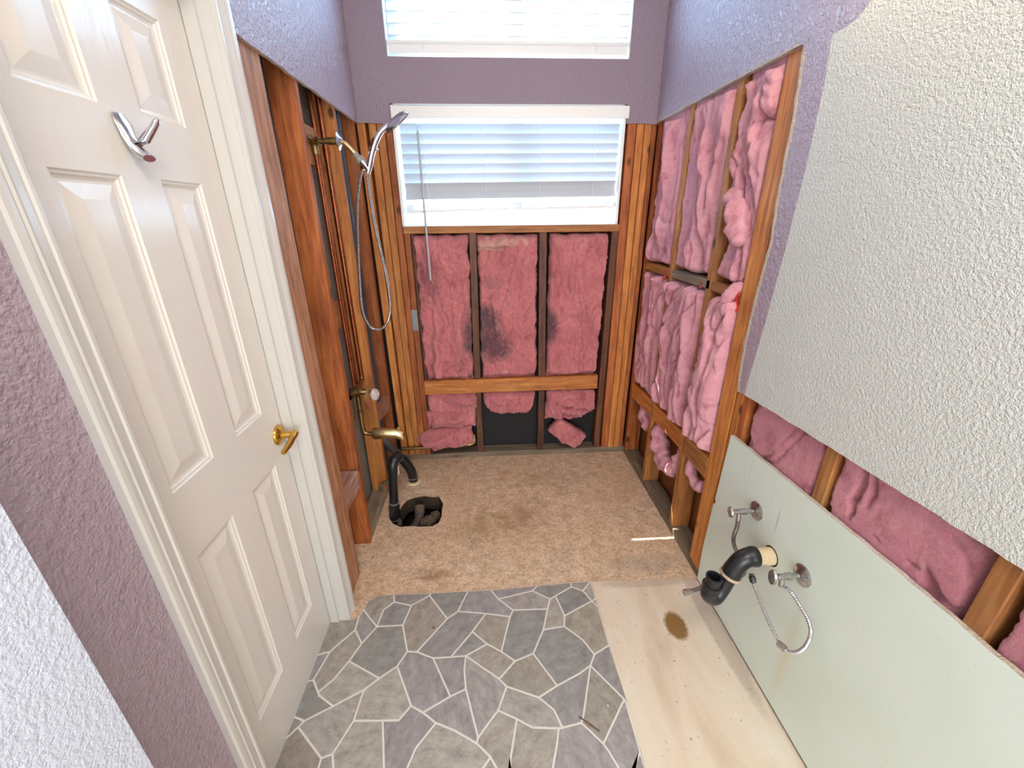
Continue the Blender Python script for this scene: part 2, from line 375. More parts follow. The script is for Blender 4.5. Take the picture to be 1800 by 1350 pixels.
_bm_cache = {}
def board(name, p0, p1, width, depth, wdir, mat, parent, label=None):
    """a sawn board from p0 to p1 (centre line), width along wdir, eased edges; its own mesh shared between alike boards"""
    p0 = V(p0); p1 = V(p1); L = (p1-p0).length; z = (p1-p0).normalized(); x = V(wdir); x = (x-z*x.dot(z)).normalized(); y = z.cross(x)
    key = (round(L, 4), round(width, 4), round(depth, 4), mat.name)
    if key in _bm_cache: me = _bm_cache[key]
    else:
        c = .0025; w2, d2 = width/2, depth/2
        ring = [(-w2+c, -d2), (w2-c, -d2), (w2, -d2+c), (w2, d2-c), (w2-c, d2), (-w2+c, d2), (-w2, d2-c), (-w2, -d2+c)]
        vs = [(a, b, 0) for a, b in ring]+[(a, b, L) for a, b in ring]
        fs = [tuple(range(8))[::-1], tuple(range(8, 16))]+[(i, (i+1) % 8, (i+1) % 8+8, i+8) for i in range(8)]
        me = bpy.data.meshes.new(name); me.from_pydata(vs, [], fs); me.materials.append(mat); me.update(); _bm_cache[key] = me
    o = bpy.data.objects.new(name, me); C.objects.link(o)
    R = Matrix((x, y, z)).transposed().to_4x4(); R.translation = p0
    o.parent = parent; o.matrix_local = R
    if label: o['label'] = label
    return o

ZC = 1.97          # height of the cut in the wallboard
ZTOP = 2.95
XL, XLS = .012, -.001     # left wallboard face, left stud faces
XR, XRS = 1.530, 1.543    # right wallboard face, right stud faces
YB, YBS = -.008, .005     # window wall board face, stud faces

# ------------------------------------------------------------------ FLOOR
hole_px = [(685, 893), (684, 910), (690, 920), (702, 926), (722, 925), (742, 926), (760, 925), (771, 919), (776, 908), (777, 895), (779, 886), (775, 879), (772, 873), (760, 874), (745, 872), (728, 875), (715, 880), (708, 888), (703, 896), (696, 893)]
hole = [(FZ(a, b).x, FZ(a, b).y) for a, b in hole_px]
fl = MB()
fl.prism([(-.2, -5.2), (2.4, -5.2), (2.4, .12), (-.2, .12)], lambda a, b, d: (a, b, d), 0, -.09, 0, 1, [hole])
floor = fl.build('floor', [MAT['concrete'], MAT['hole_side']]); tag(floor, kind='structure')
pit = MB(); pts = []
for i in range(13):
    for j in range(13):
        x = -.02+.44*i/12; y = -.74+.40*j/12
        e = min(i, 12-i, j, 12-j); z = -.26+(.17 if e == 0 else .03*noise.noise(V((x*9, y*9, 3))))
        pts.append((x, y, z))
pit.add(pts, [(i*13+j, (i+1)*13+j, (i+1)*13+j+1, i*13+j+1) for i in range(12) for j in range(12)])
pit.build('soil_pit', MAT['dirt'], floor, fix=False)
for k, (a, b, sz) in enumerate(((758, 915, .045), (745, 918, .03), (765, 906, .035), (700, 918, .025), (686, 912, .022))):
    c = FZ(a, b, -.05); r = MB(); vs = []
    bm = bmesh.new(); bmesh.ops.create_icosphere(bm, subdivisions=1, radius=sz)
    for v_ in bm.verts: v_.co = v_.co*(1+.5*noise.noise(v_.co*60+V((k, 0, 0)))); v_.co.z *= .7
    me = bpy.data.meshes.new('rubble'); bm.to_mesh(me); bm.free(); me.materials.append(MAT['rubble']); link('rubble', me, floor, False, c)
# cream layer where the vanity stood
rag = lambda a, s=.004, f=30, k=0: a+s*noise.noise(V((a*f, k, 1.3)))
cp = [(1.058+.003*noise.noise(V((y*30, 0, 0))), y) for y in [-1.085-.08*i for i in range(26)]]
cp += [(1.535, -3.09)]+[(1.535, -1.11)]+[(x, -1.085+.012*noise.noise(V((x*14, 5, 0)))-.01*(x-1.06)) for x in [1.5-.04*i for i in range(11)]]
MB().prism(cp, lambda a, b, d: (a, b, d), .0022, -.001).build('adhesive_layer', MAT['cream'], floor)['label'] = 'cream layer of old adhesive where the vanity stood'

# flagstone pattern sheet: grout network taken as a planar graph
N = {}
def nd(s, x0, y0, k):
    for e in s.split(';'):
        n_, a, b = e.split(); N[n_] = (x0+float(a)/k, y0+float(b)/k)
nd('n1 600 265;n2 700 212;n3 855 198;n4 862 275;n5 1030 310;n6 1210 210;n6b 1225 185;n7 945 505;n8 690 518;n9 755 355;n10 590 395;n10b 555 345;n11 475 550;n11b 515 410;n12 540 685;n13 990 765;n14 1385 440;n15 1490 368;n16 1590 165;n17 1085 770;n18 1245 830;n19 1420 820;n20 1568 808;n21 1632 570;n22 1765 390;n23 1780 690;n24 890 910;n25 415 860;n26 225 765;n27 100 800', 540, 1010, 5.625)
nd('m1 240 155;m2 315 245;m3 460 355;m4 430 420;m6 650 165;m6t 700 112;m7 825 245;m8 800 345;m9 880 215;m10 1035 125;m10t 1035 80;m11 1150 165;m12 1228 68;m13 1240 265;m14 1280 240;m15 1310 320;m16 970 410;m17 965 515;m18 760 550;m19 345 765;m20 480 860;m21 660 785;m22 1265 795;m23 1420 700;m24 1225 905;m25 1150 650', 820, 1010, 5.625)
nd('p1 375 190;p2 420 305;p2b 430 335;p3 320 205;p4 560 435;p5b 560 190;p6 990 175;p7 845 285;p9 1285 430;p10 1170 568;p11 1020 570;p12 750 572;p13 1395 495;p14 1650 345;p15 1515 590;p16 235 630;p17 290 572;p17l 190 530;p18 450 920;p19 555 880;p20 120 740;p21 395 1080;p22 660 1130;p23 1025 750;p23b 1090 1130;p24 1080 1150;p25 1330 825', 480, 1160, 5.294)
nd('r1 100 275;r1b 85 100;r2 215 728;r3 410 182;r4 480 252;r5 400 475;r6 780 355;r7 950 245;r9 1000 637;r10 1175 590;r11 1195 520;r12 575 555;r12b 520 900;r13 720 635;r14 200 780;r15 330 910;r16 470 1130;r17 965 643;r17a 950 780;r17b 845 1130;r18 1575 370;r19 1610 400;r20 1380 785;r20b 1440 870;r21 1620 1130;r22 1750 860;r22b 1550 1140;r23 0 665;r24 40 1100;r25 540 1100;r26 920 470;r7b 1160 130;br 1830 1120', 800, 1160, 5.294)
N['p24b'] = (690, 1380); del N['p24']; N['p24'] = N['p24b']; del N['p24b']
Lf = {}
def fpt(n_):
    p = FZ(*N[n_]); return (p.x, p.y)
P2 = {k: fpt(k) for k in N}
XD = -.055
P2['n27'] = (XD, P2['n27'][1]); P2['p3'] = (XD, P2['p3'][1]); P2['p17l'] = (XD, P2['p17l'][1]); P2['p20'] = (XD, P2['p20'][1])
P2['tl'] = (XD, -1.20); P2['tl2'] = (.03, -1.20)
YE = -2.6
for k in ('p21', 'p22', 'p23b', 'p24', 'r24', 'r25', 'r16', 'r17b', 'r21', 'r22b', 'br'):
    pass
# beyond the frame the pattern ends on a line under the camera
YE = min(P2[k][1] for k in ('p21', 'p22', 'p23b', 'p24', 'r24', 'r25', 'r16', 'r17b', 'r21', 'r22b', 'br'))-.02
bot = ['p21', 'p22', 'p23b', 'p24', 'r24', 'r25', 'r16', 'r17b', 'r21', 'r22b', 'br']
bot.sort(key=lambda k: P2[k][0])
for k in bot: P2[k] = (P2[k][0], YE)
P2['bl'] = (XD, YE); P2['br'] = (1.058, YE)
for k in ('m12', 'm14', 'm15', 'm23', 'r19', 'r22'): P2[k] = (1.056, P2[k][1])
E = '''n1-n2-n3-n6b-n16-m1-m6t-m10t-m12-m14-m15-m23-r19-r22-br
n1-n10b-n11b-tl2-tl-n27-p3-p17l-p20-bl
n3-n4-n5-n6-n6b;n4-n9-n8-n10-n10b;n8-n7-n5;n8-n12-n25-p5b-p2;n11b-n11-n12;n11-n26-n27;n26-p1-p3;p1-p2-p2b-p4-p17-p17l
n7-n13-n17-n18-n19-n20;n6-n14-n15-n16;n14-n17;n15-n22-n21-n19;n21-n23-n20;n22-m4;n13-n24-p6-p7-p4;n25-p6;n24-p9-p13-p15-r23-r14-r15-r25
n18-p14-p13;p14-r1;n20-r1b-r1-r2-r14;n20-r3-r4-r6-r7-r7b-m24;r2-r5-r4;r5-r12-r13-r17-r9-r10;r9-r26-r6;r12-r12b-r16;r17-r17a-r17b
m24-r11-r10-r20-r20b-r21;m24-r18-r19;r18-r20;r22-r22b;m24-m22-m23;m22-m25-m17-m18-m21-r7;m21-m20-r3;m20-m19-m4-m3-m2-m1;m19-n23;m2-m6-m6t;m6-m7-m8-m3;m8-m18;m7-m9-m10-m10t;m9-m16-m17;m16-m13-m14;m13-m15;m13-m11-m12;m11-m10
p7-p12-p11-p10-p9;p12-p19-p18-p16-p17;p18-p21;p19-p22;p16-p20;p11-p23-p23b;p15-p25-p24;r15-r24'''
adj = {}
def ae(a, b): adj.setdefault(a, set()).add(b); adj.setdefault(b, set()).add(a)
for ln in E.replace('\n', ';').split(';'):
    q = ln.split('-')
    for a, b in zip(q, q[1:]): ae(a, b)
bl = ['bl']+[k for k in bot if k != 'br']+['br']
for a, b in zip(bl, bl[1:]): ae(a, b)
# trace faces
order = {k: sorted(adj[k], key=lambda j: math.atan2(P2[j][1]-P2[k][1], P2[j][0]-P2[k][0])) for k in adj}
seen = set(); faces = []
for a in adj:
    for b in adj[a]:
        if (a, b) in seen: continue
        f = []; u_, v_ = a, b
        while (u_, v_) not in seen:
            seen.add((u_, v_)); f.append(u_); o_ = order[v_]; u_, v_ = v_, o_[(o_.index(u_)-1) % len(o_)]
        ar = sum(P2[f[i]][0]*P2[f[(i+1) % len(f)]][1]-P2[f[(i+1) % len(f)]][0]*P2[f[i]][1] for i in range(len(f)))/2
        if ar > 1e-5: faces.append(f)
print('flagstones', len(faces))
outer = [(P2[k][0], P2[k][1]) for k in 'n1 n2 n3 n6b n16 m1 m6t m10t m12 br bl tl tl2 n11b n10b'.split()]
def inset(poly, d):
    n = len(poly); out = []
    for i in range(n):
        a, b, c = V(poly[i-1]), V(poly[i]), V(poly[(i+1) % n])
        e1 = (b-a).normalized(); e2 = (c-b).normalized(); n1 = V((-e1.y, e1.x)); n2 = V((-e2.y, e2.x))
        bis = (n1+n2)
        if bis.length < .2: bis = n1
        bis.normalize(); k = d/max(.45, bis.dot(n1)); p = b+bis*k; out.append((p.x, p.y))
    return out
MB().prism(outer, lambda a, b, d: (a, b, d), .0012, -.001).build('grout', MAT['grout'], floor)
for f in faces:
    poly = [P2[k] for k in f]; pl = []
    for i, p in enumerate(poly): pl.append(p)
    ins = inset(pl, .0032); ins2 = inset(pl, .0046); n = len(ins); sb = MB()
    cx = sum(p[0] for p in ins)/n; cy = sum(p[1] for p in ins)/n; s0 = V((cx, cy, 0))
    base = [(x, y, .0005) for x, y in ins]; mid = [(x, y, .0018) for x, y in ins]; top = [(x, y, .0026) for x, y in ins2]
    k0 = 0; sb.v = base+mid+top
    for i in range(n):
        j = (i+1) % n; sb.f += [[i, j, n+j, n+i], [n+i, n+j, 2*n+j, 2*n+i]]; sb.mi += [0, 0]
    for t in tessellate_polygon([[V((x, y, 0)) for x, y in ins2]]): sb.f.append([2*n+i for i in t]); sb.mi.append(0)
    sb.build('stone', MAT['stone'], floor, shift=s0)

# ------------------------------------------------------------------ WINDOW WALL
WX0, WX1 = .188, 1.362
L1, L2 = 1.487, 2.052      # lower opening
U1, U2 = 2.242, 2.76       # upper opening
def jag(pts, step=.02, amp=.003, seed=0, skip=()):
    out = []
    for i in range(len(pts)):
        a = V(pts[i]); b = V(pts[(i+1) % len(pts)]); n = max(1, int((b-a).length/step))
        if i in skip or (b-a).length > 3: n = 1
        d = (b-a); nr = V((-d.y, d.x)).normalized() if d.length else V((0, 0))
        for k in range(n):
            p = a+d*(k/n); q = p+nr*(amp*noise.noise(V((p.x*45, p.y*45, seed)))*(1 if n > 1 and k else 0)); out.append((q.x, q.y))
    return out
wb = MB()
outl = [(-.10, ZTOP), (-.10, ZC), (XL, ZC), (WX0-.012, ZC-.004), (WX0-.012, L2), (WX1+.012, L2), (WX1+.012, ZC), (XR, ZC-.004), (1.64, ZC), (1.64, ZTOP)]
wb.prism(jag(outl, .02, .004, 1, skip=(0, 1, 3, 5, 7, 8, 9, 4)), lambda a, b, d: (a, d, b), YB, YBS, 0, 1,
         [[(WX0, U1), (WX1, U1), (WX1, U2), (WX0, U2)]])
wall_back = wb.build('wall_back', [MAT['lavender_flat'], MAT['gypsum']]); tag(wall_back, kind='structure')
# returns of the upper opening, wallboard wrapped in
rt = MB()
for a, b in (((WX0-.012, YBS, U1-.012), (WX0, .10, U2)), ((WX1, YBS, U1-.012), (WX1+.012, .10, U2)), ((WX0, YBS, U1-.012), (WX1, .10, U1)), ((WX0-.012, YBS, U2), (WX1+.012, .10, U2+.012))):
    rt.box(a, b)
rt.build('window_return', MAT['white_plastic'], wall_back)
# sheathing with the window openings
sh = MB(); sh.prism([(-.2, -.02), (1.75, -.02), (1.75, ZTOP), (-.2, ZTOP)], lambda a, b, d: (a, d, b), .10, .118, 0, 0,
                    [[(WX0, L1), (WX1, L1), (WX1, L2), (WX0, L2)], [(WX0, U1), (WX1, U1), (WX1, U2), (WX0, U2)]])
sh.build('building_paper', MAT['paper'], wall_back)
D = .089; YC = YBS+D/2
def vstud(x0, x1, z0, z1, mat, x0t=None, x1t=None, nm='stud', dy=0):
    x0t = x0 if x0t is None else x0t; x1t = x1 if x1t is None else x1t
    board(nm, ((x0+x1)/2, YC+dy, z0), ((x0t+x1t)/2, YC+dy, z1), ((x1-x0)+(x1t-x0t))/2, D, (1, 0, 0), mat, wall_back)
W_, WR, WD, WL, WG, WP = (MAT[k] for k in ('wood', 'wood_red', 'wood_dark', 'wood_light', 'wood_grey', 'wood_plaster'))
zb = .039; zt = 2.2
# left of the window
vstud(.020, .060, zb, zt, W_, -.002, .038)
vstud(.068, .103, zb, zt, W_, .056, .095)
vstud(.106, .142, zb, zt, W_, .098, .137)
vstud(.145, .178, zb, zt, WR, .140, .177, dy=.002)
vstud(.181, .213, zb, L1-.042, WR, .181, .213)
# right of the window
vstud(1.333, 1.371, zb, L1-.042, WD, 1.345, 1.383)
vstud(1.386, 1.430, zb, zt, WR, 1.384, 1.432)
vstud(1.433, 1.470, zb, zt, W_, 1.436, 1.474)
vstud(1.473, 1.508, zb, zt, W_, 1.478, 1.515)
vstud(1.511, 1.536, zb, zt, WR, 1.519, 1.545, dy=.006)
# cripples below the sill
vstud(.527, .573, .577, L1-.042, WD, .541, .575); vstud(.532, .570, zb, .477, WD, .530, .570)
vstud(.938, .984, .577, L1-.042, WD, .932, .974); vstud(.941, .981, zb, .477, WD, .941, .983)
vstud(.216, .236, zb, L1-.042, WD, .216, .230, dy=.012)
board('let_in_block', (.214, YBS+.016, .524), (1.325, YBS+.016, .530), .092, .038, (0, 0, 1), W_, wall_back)
board('sill_plate', (.181, YC, L1-.022), (1.383, YC, L1-.022), .038, D+.004, (0, 0, 1), WL, wall_back)
board('bottom_plate', (-.09, YC, .019), (1.63, YC, .019), .038, D, (0, 0, 1), WG, wall_back)
MB().box((.178, YBS-.0015, .90), (.212, YBS+.001, 1.025)).build('nail_plate', MAT['plate_metal'], wall_back)
# plaster smears and nails on studs
nl = 0
for (x, z) in ((1.45, 1.85), (1.49, 1.5), (1.41, 1.2), (1.45, .75), (.085, 1.5), (.12, 1.0), (.16, .7), (.55, .2)):
    MB().tube([(x, YBS-.006, z), (x, YBS+.004, z)], .0022, 6).build('nail', MAT['plate_metal'], wall_back)

# ------------------------------------------------------------------ WINDOWS
def window(idx, z0, z1, lower):
    fb = MB(); y0, y1 = .075, .112; t = .035
    for a, b in (((WX0+.002, y0, z0+.002), (WX0+t, y1, z1-.002)), ((WX1-t, y0, z0+.002), (WX1-.002, y1, z1-.002)), ((WX0+t, y0, z0+.002), (WX1-t, y1, z0+t*.8)), ((WX0+t, y0, z1-t), (WX1-t, y1, z1-.002))): fb.box(a, b)
    wdw = fb.build('window_%d' % idx, MAT['white_plastic']); tag(wdw, kind='structure')
    mid = (WX0+WX1)/2+.03
    MB().box((mid-.018, y0+.004, z0+t*.8), (mid+.018, y1-.004, z1-t)).build('mullion', MAT['white_plastic'], wdw)
    for a, b in ((WX0+t, mid-.018), (mid+.018, WX1-t)):
        sh_ = MB(); q = .016
        for c, d in (((a, y0+.008, z0+t*.8), (a+q, y1-.01, z1-t)), ((b-q, y0+.008, z0+t*.8), (b, y1-.01, z1-t)), ((a+q, y0+.008, z0+t*.8), (b-q, y1-.01, z0+t*.8+q)), ((a+q, y0+.008, z1-t-q), (b-q, y1-.01, z1-t))): sh_.box(c, d)
        s_ = sh_.build('sash', MAT['white_plastic'], wdw)
        MB().box((a+q, .094, z0+t*.8+q), (b-q, .098, z1-t-q)).build('pane', MAT['glass'], s_)
    if lower:
        jb = MB()
        for a, b in (((WX0-.008, -.004, z0), (WX0+.004, y0, z1)), ((WX1-.004, -.004, z0), (WX1+.008, y0, z1)), ((WX0-.008, -.004, z0-.0035), (WX1+.008, y0, z0+.002)), ((WX0-.008, -.004, z1-.004), (WX1+.008, y0, z1))): jb.box(a, b)
        jb.build('jamb_liner', MAT['white_plastic'], wdw)
    return wdw
window(1, L1, L2, True); window(2, U1, U2, False)

# ------------------------------------------------------------------ BLINDS
def slat_mesh(L, wdt=.050, th=.003):
    mb = MB(); n = 6; top = []; 
    for s in (0, 1):
        for i in range(n+1):
            a = -wdt/2+wdt*i/n; c = .0025*(1-(2*i/n-1)**2); mb.v.append((0, a, c+th*s)); 
    k = len(mb.v)
    mb.v += [(L, y, z) for (_, y, z) in mb.v]
    m_ = n+1
    for i in range(n):
        mb.f.append([i, i+1, k+i+1, k+i]); mb.f.append([m_+i, k+m_+i, k+m_+i+1, m_+i+1])
        mb.f.append([i, m_+i, m_+i+1, i+1]); mb.f.append([k+i, k+i+1, k+m_+i+1, k+m_+i])
    mb.f.append([0, k, k+m_, m_]); mb.f.append([n, m_+n, k+m_+n, k+n]); mb.mi = [0]*len(mb.f)
    me = bpy.data.meshes.new('slat'); me.from_pydata(mb.v, [], mb.f); me.materials.append(MAT['slat'])
    bm = bmesh.new(); bm.from_mesh(me); bmesh.ops.recalc_face_normals(bm, faces=bm.faces); bm.to_mesh(me); bm.free()
    return me
# lower blind: slats nearly closed, hanging a little crooked, raised above the sill
lb = empty('window_blind', (.2, .03, 1.56), 'lower white blind with closed slats under a plain valance, hanging crooked above the sill', 'blind', 'white window blinds')
BX0, BX1 = .208, 1.352
sm = slat_mesh(BX1-BX0)
zs = [1.955-.0452*i for i in range(8)]
for i, z in enumerate(zs):
    o = bpy.data.objects.new('slat', sm); C.objects.link(o); o.parent = lb
    tilt = math.radians(-61 if i < 7 else 62); skew = .010*(i/7)
    o.location = V((BX0, .034, z-.004+(skew*-.5)+(.010 if i == 7 else 0)))-lb.location; o.rotation_euler = (tilt+random.uniform(-.02, .02), -math.atan2(skew, BX1-BX0)*1.0, 0)
def rail(parent, x0, z0l, z0r, h, y0, y1, x1, nm, mat):
    mb = MB(); c = .003
    prof = [(y0+c, 0), (y1-c, 0), (y1, c), (y1, h-c), (y1-c, h), (y0+c, h), (y0, h-c), (y0, c)]
    mb.v = [(x0, y, z0l+z) for y, z in prof]+[(x1, y, z0r+z) for y, z in prof]
    mb.f = [list(range(8)), list(range(8, 16))[::-1]]+[[i, (i+1) % 8, (i+1) % 8+8, i+8] for i in range(8)]; mb.mi = [0]*10
    return mb.build(nm, mat, parent)
for k, dz in enumerate((.034, .026, .018)):      # stacked spare slats above the rail
    rail(lb, BX0, 1.552+dz, 1.569+dz, .003, .019, .062, BX1, 'slat', MAT['slat'])
rail(lb, BX0, 1.550, 1.567, .016, .019, .062, BX1, 'bottom_rail', MAT['white_plastic'])
rail(lb, WX0+.006, 2.0, 2.0, .045, .010, .066, WX1-.006, 'head_rail', MAT['white_plastic'])
val = rail(lb, .182, 1.986, 1.989, .055, -.026, -.010, 1.378, 'valance', MAT['white_plastic'])
for s in (0, 1):
    x = (.182, 1.362)[s]; MB().box((x, -.012, 1.99), (x+.016, .0, 2.04)).build('valance_return', MAT['white_plastic'], val)
for x in (.33, .64, .93, 1.22):
    zb_ = 1.56+.017*(x-BX0)/(BX1-BX0)+.014
    for y in (.0085, .0625): MB().tube([(x, y, zb_), (x, y, 2.0)], .0011, 5).build('ladder_cord', MAT['white_plastic'], lb)
wd = MB(); wd.tube([(.307, -.034, 1.93), (.3095, -.037, 1.56), (.312, -.04, 1.205)], .0058, 8); wd.tube([(.312, -.04, 1.225), (.312, -.04, 1.200)], .0062, 8)
wd.tube([(.307, -.034, 1.93), (.306, -.03, 1.955), (.306, -.006, 1.965), (.306, .012, 1.97)], .002, 6)
wd.build('tilt_wand', MAT['wand'], lb, smooth=True)
# upper blind: slats open, seen from below
ub = empty('window_blind', (.2, .045, 2.26), 'upper white blind with open slats in the high window', 'blind', 'white window blinds')
UX0, UX1 = WX0+.006, WX1-.006; sm2 = slat_mesh(UX1-UX0)
for i in range(9):
    z = 2.333+.0455*i
    o = bpy.data.objects.new('slat', sm2); C.objects.link(o); o.parent = ub
    o.location = V((UX0, .038, z))-ub.location; o.rotation_euler = (math.radians(8), 0, 0)
rail(ub, UX0, 2.262, 2.262, .042, .020, .030, UX1, 'bottom_slat', MAT['white_plastic'])
rail(ub, UX0, 2.300, 2.300, .014, .013, .06, UX1, 'bottom_rail', MAT['white_plastic'])
rail(ub, UX0, U2-.05, U2-.05, .045, .012, .062, UX1, 'head_rail', MAT['white_plastic'])
for x in (.36, .78, 1.2):
    for y in (.0125, .0635): MB().tube([(x, y, 2.31), (x, y, U2-.05)], .0011, 5).build('ladder_cord', MAT['white_plastic'], ub)
for x in (.36, 1.2): MB().lathe((x, .016, 2.296), (0, 0, -1), [(0, .002), (.004, .005), (.014, .006), (.02, .003)], 10).build('cord_tassel', MAT['white_plastic'], ub, smooth=True)

# ------------------------------------------------------------------ LEFT WALL + DOORWAY
JY0, JY1, JZ = -1.79, -1.20, 2.035
def fL(a, b, d): return (d, a, b)
o1 = [(-.008, ZC), (-.008, ZTOP), (-3.2, ZTOP), (-3.2, 0), (JY0-.02, 0), (JY0-.02, JZ+.02), (JY1+.02, JZ+.02), (JY1+.02, ZC+.0)]
wl = MB(); wl.prism(jag(o1, .03, .004, 4, skip=(0, 1, 2, 3, 4, 5, 6)), fL, XL, XLS, 0, 1)
wall_left = wl.build('wall_left', [MAT['lavender'], MAT['gypsum']]); tag(wall_left, kind='structure')
MB().box((-.115, -1.18, -.0), (-.102, .1, ZTOP)).build('far_side_board', MAT['back_board'], wall_left)
XC = XLS-.089/2
def lstud(y0, y1, z0, z1, mat, dx=0, tilt=0):
    board('stud', (XC+dx, (y0+y1)/2, z0), (XC+dx, (y0+y1)/2+tilt, z1), y1-y0, .089, (0, 1, 0), mat, wall_left)
lstud(-1.088, -.958, .0, 2.4, MAT['wood_tan'], tilt=-.0)
lstud(-.770, -.730, .0, 2.4, WR, tilt=.040)
lstud(-.352, -.314, .0, 2.4, W_, tilt=.005)
lstud(-.048, -.010, .0, 2.4, WR)
board('fire_block', (XC, -.955, .395), (XC, -.775, .395), .089, .089, (0, 0, 1), WP, wall_left)
board('fire_block', (XC+.02, -.310, .50), (XC+.02, -.052, .455), .095, .038, (0, 0, 1), WP, wall_left)
board('bottom_plate', (XC, -.728, .012), (XC, -.05, .012), .022, .089, (0, 0, 1), WG, wall_left)
board('support_block', (XC-.02, -.59, 1.80), (XC-.02, -.47, 1.80), .14, .03, (0, 0, 1), WL, wall_left)
board('support_block', (XC-.02, -.58, 1.12), (XC-.02, -.50, 1.12), .12, .02, (0, 0, 1), WL, wall_left)
wr = MB(); wr.box((-.12, -3.6, 0), (.10, -2.055, ZTOP))
tag(wr.build('wall_return', [MAT['bedroom_wall']]), kind='structure')
# jambs + casing
jb = MB()
jb.box((-.115, JY1, 0), (XL, JY1+.019, JZ)); jb.box((-.115, JY0-.019, 0), (XL, JY0, JZ)); jb.box((-.115, JY0, JZ), (XL, JY1, JZ+.019))
tr1 = jb.build('trim_1', MAT['trim']); tag(tr1, kind='structure')
stp = MB(); stp.box((-.049, JY1-.011, 0), (-.018, JY1, JZ)); stp.box((-.049, JY0, 0), (-.018, JY0+.011, JZ)); stp.box((-.049, JY0+.011, JZ-.011), (-.018, JY1-.011, JZ))
stp.build('door_stop', MAT['trim'], tr1)
cw = .062
prof = [(0, 0), (0, .009), (.004, .0115), (.010, .012), (.013, .0095), (.017, .0105), (.030, .0135), (.036, .0165), (.040, .0150), (.044, .0170), (.050, .0180), (.058, .0180), (cw, .0150), (cw, 0)]
def casing(y, sgn, nm):
    mb = MB(); n = len(prof)
    mb.v = [(XL+b, y+sgn*a, 0) for a, b in prof]+[(XL+b, y+sgn*a, JZ+.005+a) for a, b in prof]
    mb.f = [list(range(n)), list(range(n, 2*n))[::-1]]+[[i, (i+1) % n, (i+1) % n+n, i+n] for i in range(n)]; mb.mi = [0]*len(mb.f)
    tag(mb.build(nm, MAT['trim']), kind='structure')
casing(JY1+.002, 1, 'trim_2'); casing(JY0-.002, -1, 'trim_3')
mb = MB(); n = len(prof)
mb.v = [(XL+b, JY0-.002-a, JZ+.005+a) for a, b in prof]+[(XL+b, JY1+.002+a, JZ+.005+a) for a, b in prof]
mb.f = [[i, (i+1) % n, (i+1) % n+n, i+n] for i in range(n)]; mb.mi = [0]*n
tag(mb.build('trim_4', MAT['trim']), kind='structure')

# ------------------------------------------------------------------ DOOR
DX = -.051; DT = .035
ys = [JY0+.003, -1.683, -1.538, -1.437, -1.302, JY1-.003]; zz = [.006, .212, .818, .992, 1.612, 1.727, 1.925, JZ-.003]
db = MB(); db.box((DX-DT, ys[0], zz[0]), (DX-.012, ys[-1], zz[-1]))
for i in range(5):
    for j in range(7):
        if i in (1, 3) and j in (1, 3, 5): continue
        # front skin cell, walls only where it meets a panel or the rim
        a, b, c, d = ys[i], ys[i+1], zz[j], zz[j+1]
        db.add([(DX, a, c), (DX, b, c), (DX, b, d), (DX, a, d)], [(0, 1, 2, 3)])
for (p, q) in ((ys[0], None), (ys[-1], None)):
    db.add([(DX, p, zz[0]), (DX, p, zz[-1]), (DX-DT, p, zz[-1]), (DX-DT, p, zz[0])], [(0, 1, 2, 3)])
for z in (zz[0], zz[-1]): db.add([(DX, ys[0], z), (DX, ys[-1], z), (DX-DT, ys[-1], z), (DX-DT, ys[0], z)], [(0, 1, 2, 3)])
door = db.build('door_1', MAT['door'], fix=False); tag(door, kind='structure')
pp = [(0, 0), (.003, -.004), (.007, -.0045), (.010, -.008), (.015, -.0095), (.019, -.0095), (.045, -.0020), (.048, -.0015)]
for i in (1, 3):
    for j in (1, 3, 5):
        a, b, c, d = ys[i], ys[i+1], zz[j], zz[j+1]; pb = MB()
        for (e, h) in pp: pb.v += [(DX+h, a+e, c+e), (DX+h, b-e, c+e), (DX+h, b-e, d-e), (DX+h, a+e, d-e)]
        for k in range(len(pp)-1):
            for s in range(4): pb.f.append([k*4+s, k*4+(s+1) % 4, k*4+4+(s+1) % 4, k*4+4+s])
        k = (len(pp)-1)*4; pb.f.append([k, k+1, k+2, k+3]); pb.mi = [0]*len(pb.f)
        o = pb.build('panel', MAT['door'], door, fix=True)
        if o.data.polygons[-1].normal.x < 0: o.data.flip_normals()
# lever
lv = V((DX, -1.245, .892)); lm = MB()
lm.lathe(lv, (1, 0, 0), [(0, .033), (.004, .033), (.008, .030), (.011, .022), (.014, .014), (.03, .011), (.045, .011), (.052, .012), (.058, .010)], 24)
lev = lm.build('lever_handle', MAT['brass'], door, smooth=True); lev['label'] = 'polished brass lever handle'
lp = spline([lv+V((.050, .006, .002)), lv+V((.053, -.02, 0)), lv+V((.054, -.05, -.008)), lv+V((.05, -.088, -.016))], 6)
l2 = MB(); l2.tube(lp, [.012, .012, .012, .0118, .0115, .011, .0105, .0103, .010, .0098, .0096, .0094, .0092, .009, .0088, .0086, .0085, .0083, .007][:len(lp)], 12); l2.build('lever', MAT['brass'], lev, smooth=True)
